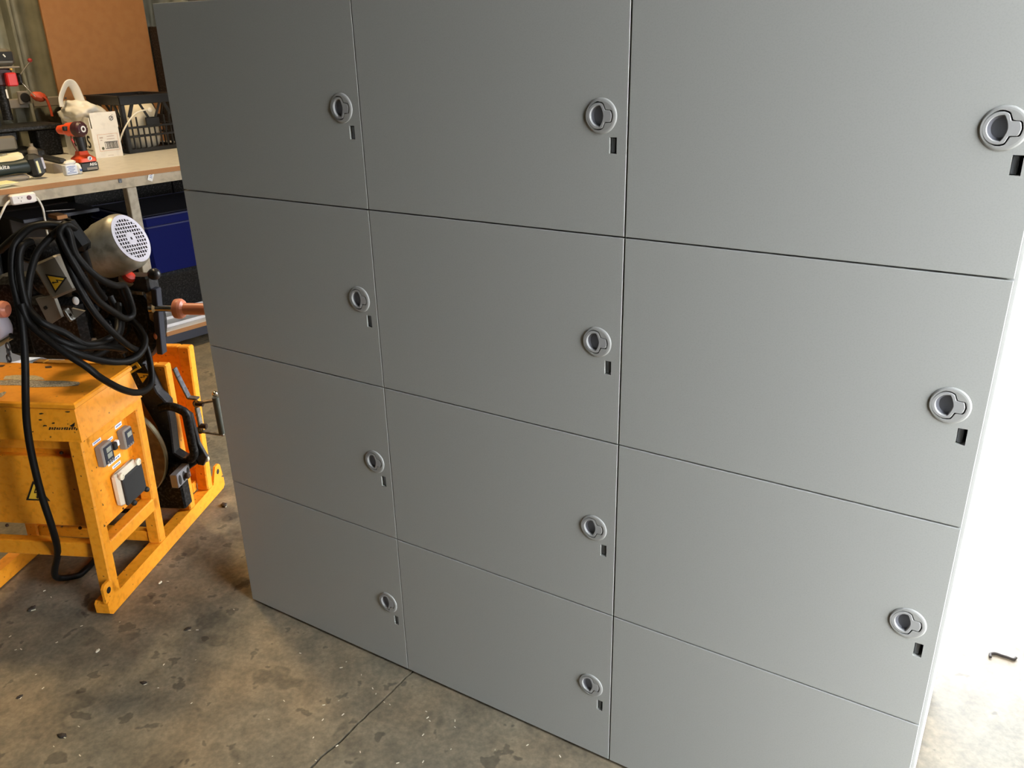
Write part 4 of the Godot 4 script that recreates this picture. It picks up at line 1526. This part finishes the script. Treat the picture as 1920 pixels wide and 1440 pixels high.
func build_crate() -> void:
	var t := thing("milk_crate", "black plastic milk crate with slotted sides standing on the bench", "crate", FR_B, Vector3(1.08, BH, -0.86))
	var w := 0.165
	var cy := BH
	var ct := T(Vector3(1.088, 0, -0.872), 0.06)
	var b := Mb.new()
	for sx in [-1, 1]:
		for sz in [-1, 1]:
			b = Mb.new()
			b.box(ct * T(Vector3(sx * (w - 0.012), cy + 0.15, sz * (w - 0.012))), Vector3(0.026, 0.298, 0.026), 0.004)
			put("corner_post", b, M.crate, t)
	for s in 4:
		var st := ct * Transform3D(Basis(Vector3.UP, s * PI / 2), Vector3.ZERO)
		b = Mb.new()
		b.box(st * T(Vector3(0, cy + 0.277, w)), Vector3(2 * w + 0.01, 0.044, 0.012), 0.003)
		b.box(st * T(Vector3(0, cy + 0.300, w + 0.003)), Vector3(2 * w + 0.02, 0.008, 0.020), 0.002)
		put("rim", b, M.crate, t)
		for y in [0.012, 0.088, 0.135]:
			b = Mb.new()
			b.box(st * T(Vector3(0, cy + y, w - 0.004)), Vector3(2 * w - 0.02, 0.012 if y > 0.05 else 0.022, 0.010), 0.002)
			put("bar", b, M.crate, t)
		for k in 8:
			b = Mb.new()
			var xx := -0.118 + k * 0.0337
			var top := 0.136 if absf(xx) < 0.08 and k < 6 else 0.19
			b.box(st * T(Vector3(xx, cy + top / 2 + 0.005, w - 0.006)), Vector3(0.007, top - 0.01, 0.008), 0.001)
			put("slat", b, M.crate, t)
		# curved grip: a plate under the handhold with arms up to the rim
		b = Mb.new()
		b.box(st * T(Vector3(0.01, cy + 0.160, w - 0.003)), Vector3(0.085, 0.046, 0.010), 0.004)
		put("grip_plate", b, M.crate, t)
		for sx in [-1, 1]:
			b = Mb.new()
			b.bar(st * Vector3(0.01 + sx * 0.022, cy + 0.182, w - 0.003), st * Vector3(0.01 + sx * 0.062, cy + 0.26, w - 0.003), 0.012, 0.008, 0.001, st.basis.z)
			b.bar(st * Vector3(sx * 0.125, cy + 0.19, w - 0.003), st * Vector3(sx * 0.095, cy + 0.26, w - 0.003), 0.018, 0.008, 0.001, st.basis.z)
			put("brace", b, M.crate, t)
	b = Mb.new()
	b.box(ct * T(Vector3(0, cy + 0.006, 0)), Vector3(2 * w - 0.02, 0.008, 2 * w - 0.02), 0.002)
	put("floor_plate", b, M.crate, t)
	# cream jug standing in the crate, white cord curling over its front
	var jg := thing("cream_jug", "cream plastic drum standing inside the black milk crate", "jug", FR_B, Vector3(1.09, BH + 0.01, -0.85))
	b = Mb.new()
	b.lathe(ct * T(Vector3(0.005, cy + 0.0105, 0.03)), [[0.07, 0.0], [0.09, 0.015], [0.10, 0.05], [0.10, 0.20], [0.085, 0.235], [0.05, 0.25], [0.045, 0.268], [0.02, 0.27]], 32, false)
	put("drum", b, M.cream, jg)
	var cd := thing("charger_cord", "thin white cord curling from the crate down to the bench", "cord", FR_B, Vector3(0.96, BH, -0.66))
	var pts := []
	for q in [[277, 206, -0.71], [268, 207, -0.67], [255, 212, -0.66], [243, 225, -0.66], [233, 242, -0.66], [227, 257, -0.675], [224, 268, -0.70]]: pts.append(bz(q[0], q[1], q[2]))
	b = Mb.new()
	b.tube(curve(pts, 6), 0.0042, 8)
	put("lead", b, M.cord, cd)
	b = Mb.new()
	b.ball(T(bz(281, 206, -0.70)), Vector3(0.014, 0.014, 0.008), 12, 8)
	put("plug", b, M.cord, cd)

func build_drill() -> void:
	var t := thing("cordless_drill", "orange and black cordless drill standing on its battery", "drill", FR_B, Vector3(0.487, BH, -0.265))
	var b := Mb.new()
	var z := -0.265
	# motor head: axis runs back to front, the rear cap looks at us
	var h0 := bz(124, 243, -0.30)
	var h1 := bz(155, 242, -0.21)
	var ht := Mb.along(h0, h1)
	var L := (h1 - h0).length()
	b.lathe(ht, [[0.012, -0.05], [0.020, -0.04], [0.024, 0.0], [0.031, 0.012], [0.033, L * 0.55]], 24)
	put("gear_case", b, M.drillorange, t)
	b = Mb.new()
	b.lathe(ht, [[0.033, L * 0.55], [0.036, L * 0.62], [0.036, L * 0.92], [0.030, L * 1.02], [0.02, L * 1.04]], 24)
	put("rear_cap", b, M.maroon, t)
	b = Mb.new()
	b.lathe(ht, [[0.015, L * 1.035], [0.015, L * 1.05], [0.008, L * 1.05], [0.008, L * 1.035]], 20, true, false, false)
	put("ring_badge", b, M.white, t)
	for an in [0.6, 2.2, 3.9, 5.4]:
		b = Mb.new()
		b.ball(T(ht * Vector3(cos(an) * 0.029, L * 1.01, sin(an) * 0.029)), Vector3.ONE * 0.0032, 8, 6)
		put("screw", b, M.chrome, t)
	b = Mb.new()
	b.box(T(bz(123, 241, -0.262)), Vector3(0.026, 0.020, 0.02), 0.003)
	put("vent_panel", b, M.ink, t)
	# handle leans back to the battery foot
	b = Mb.new()
	var ga := bz(147, 252, z)
	var gb := bz(158, 290, z)
	b.loft([limb(ga, gb, 0.0, 0.024, 0.022), limb(ga, gb, 0.3, 0.021, 0.020), limb(ga, gb, 0.75, 0.019, 0.019), limb(ga, gb, 1.0, 0.021, 0.020)], true, true, false)
	put("handle", b, M.drillblack, t)
	b = Mb.new()
	var tr := []
	for q in [[133, 254], [137, 268], [146, 284], [150, 290]]: tr.append(bz(q[0], q[1], z))
	b.tube(curve(tr, 5), 0.005, 8)
	put("knuckle_guard", b, mat(120, 66, 44, 0.45), t)
	b = Mb.new()
	b.box(T(bz(136, 264, z), 0, 0, 0.3), Vector3(0.010, 0.024, 0.012), 0.003)
	put("trigger", b, M.redbtn, t)
	b = Mb.new()
	var ft := 0.985
	b.loft([rectloop(Vector3(0.487, 1.022, z), 0.022, 0.020), rectloop(Vector3(0.488, 1.005, z), 0.026, 0.026), rectloop(Vector3(0.490, 0.990, z), 0.042, 0.050), rectloop(Vector3(0.490, 0.974, z), 0.043, 0.052)], true, true)
	put("foot", b, M.drillorange, t)
	b = Mb.new()
	b.prism(T(Vector3(0.497, 0.990, z + 0.0525)), oval(0, 0, 0.011, 0.010, 18), 0.0, 0.001)
	put("round_badge", b, M.white, t)
	b = Mb.new()
	b.prism(T(Vector3(0.498, 0.990, z + 0.0536), 0, 0, -0.4), [Vector2(-0.003, 0.006), Vector2(0.003, 0.006), Vector2(0.004, -0.006), Vector2(-0.003, -0.006)], 0.0, 0.0005)
	put("badge_mark", b, M.blueink, t)
	b = Mb.new()
	b.box(T(Vector3(0.490, 0.952, z)), Vector3(0.086, 0.043, 0.104), 0.006)
	put("battery", b, M.drillblack, t)
	words("lettering", "AEG", T(Vector3(0.508, 0.9615, z + 0.0525)), 0.013, M.white, t)
	b = Mb.new()
	b.box(T(Vector3(0.50, 0.942, z + 0.0522)), Vector3(0.05, 0.012, 0.001))
	put("battery_grip", b, M.grey, t)
func limb(a: Vector3, c: Vector3, f: float, rx: float, rz: float) -> Array:
	var m := a.lerp(c, f)
	var L := []
	for j in 14:
		var an := TAU * j / 14
		L.append(m + Vector3(cos(an) * rx, 0, sin(an) * rz))
	return L
func rectloop(m: Vector3, hx: float, hz: float) -> Array:
	var c := minf(0.25 * minf(hx, hz), 0.018)
	var L := []
	for q in [[hx - c, hz], [hx, hz - c], [hx, -hz + c], [hx - c, -hz], [-hx + c, -hz], [-hx, -hz + c], [-hx, hz - c], [-hx + c, hz]]:
		L.append(m + Vector3(q[0], 0, q[1]))
	return L

func build_press() -> void:
	var t := thing("bench_drill_press", "dark bench drill press with a red switch box", "drill press", FR_B, Vector3(0.45, BH, -1.12))
	var b := Mb.new()
	b.bx2(Vector3(0.30, BH + 0.001, -1.25), Vector3(0.60, BH + 0.05, -0.95), 0.01)
	put("base", b, M.black, t)
	b = Mb.new()
	b.rod(Vector3(0.45, BH + 0.05, -1.16), Vector3(0.45, 1.62, -1.16), 0.035, 20)
	put("column", b, M.darksteel, t)
	b = Mb.new()
	b.bx2(Vector3(0.36, 1.395, -1.26), Vector3(0.595, 1.485, -1.05), 0.02)
	var head := put("head", b, M.pot, t)
	b = Mb.new()
	b.bx2(Vector3(0.36, 1.425, -1.05), Vector3(0.580, 1.470, -1.044), 0.002)
	put("dark_panel", b, M.ink, head)
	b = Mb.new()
	b.box(T(Vector3(0.538, 1.450, -1.043), 0, 0, 0.6), Vector3(0.006, 0.016, 0.002))  # small white strip painted as a highlight on the head
	put("head_highlight", b, M.white, head)
	b = Mb.new()
	b.bx2(Vector3(0.36, 1.388, -1.25), Vector3(0.60, 1.397, -1.035), 0.003)
	put("ledge", b, M.grey, head)
	b = Mb.new()
	b.bx2(Vector3(0.42, 1.30, -1.20), Vector3(0.57, 1.39, -1.07), 0.008)
	put("spindle_housing", b, M.maroon, t)
	var rb := bz(21, 149, -1.05)
	b = Mb.new()
	b.box(T(rb), Vector3(0.052, 0.068, 0.04), 0.006)
	var sw := put("switch_box", b, M.redbox, t, "bright red switch box")
	b = Mb.new()
	b.lathe(Transform3D(Basis(Vector3.RIGHT, PI / 2), bz(20, 129, -1.05)), [[0.008, 0.0], [0.008, 0.006], [0.005, 0.008]], 14)
	put("yellow_button", b, M.brass, t)
	b = Mb.new()
	b.box(T(bz(35, 148, -1.07)), Vector3(0.022, 0.06, 0.05), 0.008)
	put("side_lever_hub", b, M.black, t)
	b = Mb.new()
	b.rod(bz(38, 152, -1.05), bz(66, 181, -1.05), 0.0035, 8)
	put("lever", b, M.chrome, t)
	b = Mb.new()
	b.rod(bz(38, 140, -1.07), bz(55, 117, -1.07), 0.0035, 8)
	put("lever", b, M.pot, t)
	b = Mb.new()
	b.ball(T(bz(56, 113, -1.07)), Vector3(0.013, 0.011, 0.011), 10, 8)
	put("lever_knob", b, mat(150, 44, 38, 0.4), t)
	b = Mb.new()
	b.rod(Vector3(0.505, 1.13, -1.10), Vector3(0.505, 1.31, -1.10), 0.024, 16)
	put("quill", b, M.black, t)
	b = Mb.new()
	b.box(T(bz(13, 176, -1.04)), Vector3(0.008, 0.045, 0.004))
	put("depth_scale", b, M.white, t)
	b = Mb.new()
	b.bx2(Vector3(0.34, 1.075, -1.25), Vector3(0.728, 1.10, -0.98), 0.006)
	put("table", b, M.black, t)
	b = Mb.new()
	b.bx2(Vector3(0.40, 1.02, -1.22), Vector3(0.52, 1.076, -1.06), 0.01)
	put("table_arm", b, M.black, t)
	b = Mb.new()
	b.bx2(Vector3(0.34, 0.985, -1.0), Vector3(0.47, 1.06, -0.96), 0.01)
	put("vice_jaw", b, M.pot, t)
	var tc := thing("black_tool_case", "plain black tool case standing between drill press and carton", "case", FR_B, Vector3(0.68, BH, -1.08))
	b = Mb.new()
	b.bx2(Vector3(0.61, BH + 0.001, -1.16), Vector3(0.735, 1.07, -1.05), 0.006)
	put("shell", b, M.black, tc)
	b = Mb.new()
	b.bx2(Vector3(0.54, BH + 0.001, -1.10), Vector3(0.60, 1.02, -1.03), 0.004)
	var gb := thing("grey_bottle", "small grey bottle standing in front of the drill press column", "bottle", FR_B, Vector3(0.575, BH, -0.93))
	b = Mb.new()
	b.lathe(T(Vector3(0.52, BH + 0.001, -0.92)), [[0.022, 0.0], [0.024, 0.004], [0.024, 0.055], [0.010, 0.07], [0.010, 0.085]], 18)
	put("bottle", b, M.grey, gb)

func build_under_bench() -> void:
	var b: Mb
	var t := thing("blue_tub", "dark blue plastic storage tub under the bench beside its leg", "tub", FR_B, Vector3(0.95, 0.40, -0.30))
	b = Mb.new()
	b.loft([rectloop(Vector3(0.95, 0.405, -0.33), 0.31, 0.25), rectloop(Vector3(0.95, 0.69, -0.33), 0.335, 0.28)], true, false, true, true, true)
	put("tub_wall", b, M.bluebin, t)
	for q in [[0.648, 0.0], [0.697, 0.006]]:
		b = Mb.new()
		b.loft([rectloop(Vector3(0.95, q[0] - 0.004, -0.33), 0.338 + q[1], 0.283 + q[1]), rectloop(Vector3(0.95, q[0] + 0.003, -0.33), 0.340 + q[1], 0.285 + q[1]), rectloop(Vector3(0.95, q[0] + 0.004, -0.33), 0.330 + q[1], 0.275 + q[1])], false, false, true, true, true)
		put("rim", b, M.blueline, t)
	b = Mb.new()
	b.bx2(Vector3(0.63, 0.698, -0.58), Vector3(1.27, 0.703, -0.08), 0.002)
	put("lid", b, M.navy, t)
	var k := thing("black_tub", "black rubber tub under the blue tub on the lower shelf", "tub", FR_B, Vector3(0.95, 0.17, -0.35))
	b = Mb.new()
	b.loft([rectloop(Vector3(0.96, 0.171, -0.42), 0.30, 0.22), rectloop(Vector3(0.96, 0.37, -0.38), 0.33, 0.27), rectloop(Vector3(0.96, 0.385, -0.38), 0.345, 0.285), rectloop(Vector3(0.96, 0.402, -0.38), 0.335, 0.275)], true, true, true)
	put("tub_wall", b, M.black, k)
	var kc := thing("added_black_cupboard", "added black cupboard that keeps the space under the bench dark", "cupboard", FR_B, Vector3(1.18, 0.0, -1.1))  # added black box, keeps the space under the bench dark
	b = Mb.new()
	b.bx2(Vector3(0.62, 0.001, -1.32), Vector3(1.78, 0.850, -0.80), 0.003)
	put("carcass", b, M.black, kc)
	for kk in 2:
		b = Mb.new()
		b.bx2(Vector3(0.625 + 0.575 * kk, 0.03, -0.80), Vector3(1.195 + 0.575 * kk, 0.84, -0.785), 0.002)
		put("door", b, M.black, kc)
	# dark boxes further left
	var bb := thing("dark_box", "dark brown box standing deep under the bench", "box", FR_B, Vector3(0.30, 0.0, -0.75))
	b = Mb.new()
	b.bx2(Vector3(0.22, 0.001, -1.0), Vector3(0.52, 0.74, -0.62), 0.004)
	put("box_side", b, M.darkbrown, bb)
	var b2 := thing("black_bin", "black bin standing under the bench behind the cable coil", "bin", FR_B, Vector3(-0.08, 0.0, -0.88))
	b = Mb.new()
	b.loft([rectloop(Vector3(-0.08, 0.001, -0.88), 0.20, 0.18), rectloop(Vector3(-0.08, 0.58, -0.88), 0.25, 0.22), rectloop(Vector3(-0.08, 0.61, -0.88), 0.26, 0.23)], true, true)
	put("bin_wall", b, M.black, b2)
	var sr := thing("timber_block", "short timber block with a grey face under the bench", "timber", FR_B, bz(116, 425, -0.30))
	b = Mb.new()
	b.bx2(bz(108, 446, -0.20), bz(124, 413, -0.20) + Vector3(0, 0, -0.10), 0.002)
	put("grey_face", b, M.grey, sr)
	b = Mb.new()
	b.bx2(bz(108, 412.5, -0.20), bz(126, 402, -0.20) + Vector3(0, 0, -0.10), 0.002)
	put("timber_end", b, M.chip, sr)
	var rk := thing("shelf_glint_rods", "dark shelf under the bench with thin rods standing for edge glints", "rods", FR_B, bz(120, 400, -0.34))
	b = Mb.new()
	var sa := bz(84, 405, -0.32)
	b.bx2(Vector3(sa.x - 0.1, sa.y - 0.02, -0.61), Vector3(0.54, sa.y - 0.002, -0.32), 0.002)
	put("shelf", b, M.navy, rk)
	for q in [[86, 396, 140, 392], [90, 404, 152, 400]]:  # bright rods stand in for glints along the shelf edges
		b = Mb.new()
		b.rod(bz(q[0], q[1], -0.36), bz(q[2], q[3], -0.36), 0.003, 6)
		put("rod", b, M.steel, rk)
	for k2 in 2:
		var w := thing("white_offcut", ["white offcut board lying behind the hanging chain", "lower white offcut board behind the hanging chain"][k2], "board", FR_B, Vector3(-0.3, 0.10 + 0.03 * k2, -0.25))
		b = Mb.new()
		b.bx2(Vector3(-0.7, 0.096 + 0.05 * k2, -0.60 + 0.05 * k2), Vector3(0.16, 0.112 + 0.05 * k2, -0.03 - 0.04 * k2), 0.001)
		put("face", b, M.melamine, w)

# ---------------------------------------------------------------- crumbs on the floor
func build_debris() -> void:
	var b := Mb.new()
	var t := Node3D.new()
	# pale plastic shavings
	for i in 170:
		var x := rng.randf_range(-1.0, 1.25)
		var z := rng.randf_range(0.05, 0.95)
		var w: float = [0.0, 1.0][int(rng.randf() < 0.45)]
		if w > 0.5:
			x = rng.randf_range(0.35, 1.1); z = rng.randf_range(0.04, 0.6)
		if rng.randf() < 0.12:
			x = rng.randf_range(-0.75, -0.02); z = rng.randf_range(-1.4, -0.4)
		var s := rng.randf_range(0.0018, 0.0048)
		b.box(T(Vector3(x, 0.0008, z), rng.randf() * TAU, 0.1), Vector3(s * 1.6, 0.0010, s * 0.5))
	org = Vector3.ZERO
	var o := put(numbered("plastic_shavings"), b, M.cream, self, "tiny pale plastic shavings scattered over the concrete floor")
	o.set_meta("category", "shavings"); o.set_meta("kind", "stuff")
	t.free()
	var nz := FastNoiseLite.new()
	nz.seed = 5; nz.frequency = 0.03
	var spots := [[60, 1142, 0.013, "dark and white paint flake lump near the yellow skid", true], [183, 1221, 0.008, "white paint flake on the floor below the skid's nose", false], [270, 1281, 0.009, "round black and white crumb on open floor", true], [37, 1307, 0.008, "dark grit lump alone on the left floor", true], [117, 1380, 0.011, "dark oily crumb near a black floor stain", true], [352, 1180, 0.010, "flat dark crumb between skid and lockers", true], [420, 948, 0.016, "curled dark shaving near the far skid end", true], [300, 1093, 0.008, "white sliver beside the yellow skid", false], [609, 1449, 0.006, "tiny dark chip by the floor joint", true]]
	for q in spots:
		var p := wy(q[0], q[1], 0.0)
		var c := thing("floor_crumb", q[3], "crumb", FR_W, p)
		b = Mb.new()
		var s: float = q[2]
		b.ball(T(p + Vector3(0, s * 0.22, 0), rng.randf() * 3.0), Vector3(s, s * 0.22, s * 0.6), 12, 8, nz, 0.9)
		put("crumb", b, M.darkbrown if q[4] else M.cream, c)
		if q[4]:
			b = Mb.new()
			b.box(T(p + Vector3(s * 0.8, s * 0.12, 0.1 * s), rng.randf() * 3.0, 0.15), Vector3(s * 0.9, s * 0.10, s * 0.22))
			put("pale_flake", b, M.cream, c)
	# bent black scrap on the sunlit floor
	var sp := []
	for q in [[1857, 1232], [1857, 1226], [1866, 1225], [1878, 1229], [1888, 1232], [1900, 1236], [1905, 1233]]: sp.append(wy(q[0], q[1], 0.004))
	var sc := thing("bent_strip", "bent dark strip lying on the sunlit floor beside the lockers", "scrap", FR_W, wy(1880, 1230, 0.0))
	b = Mb.new()
	b.tube(curve(sp, 5), 0.0036, 8)
	put("strip", b, M.darkbrown, sc)
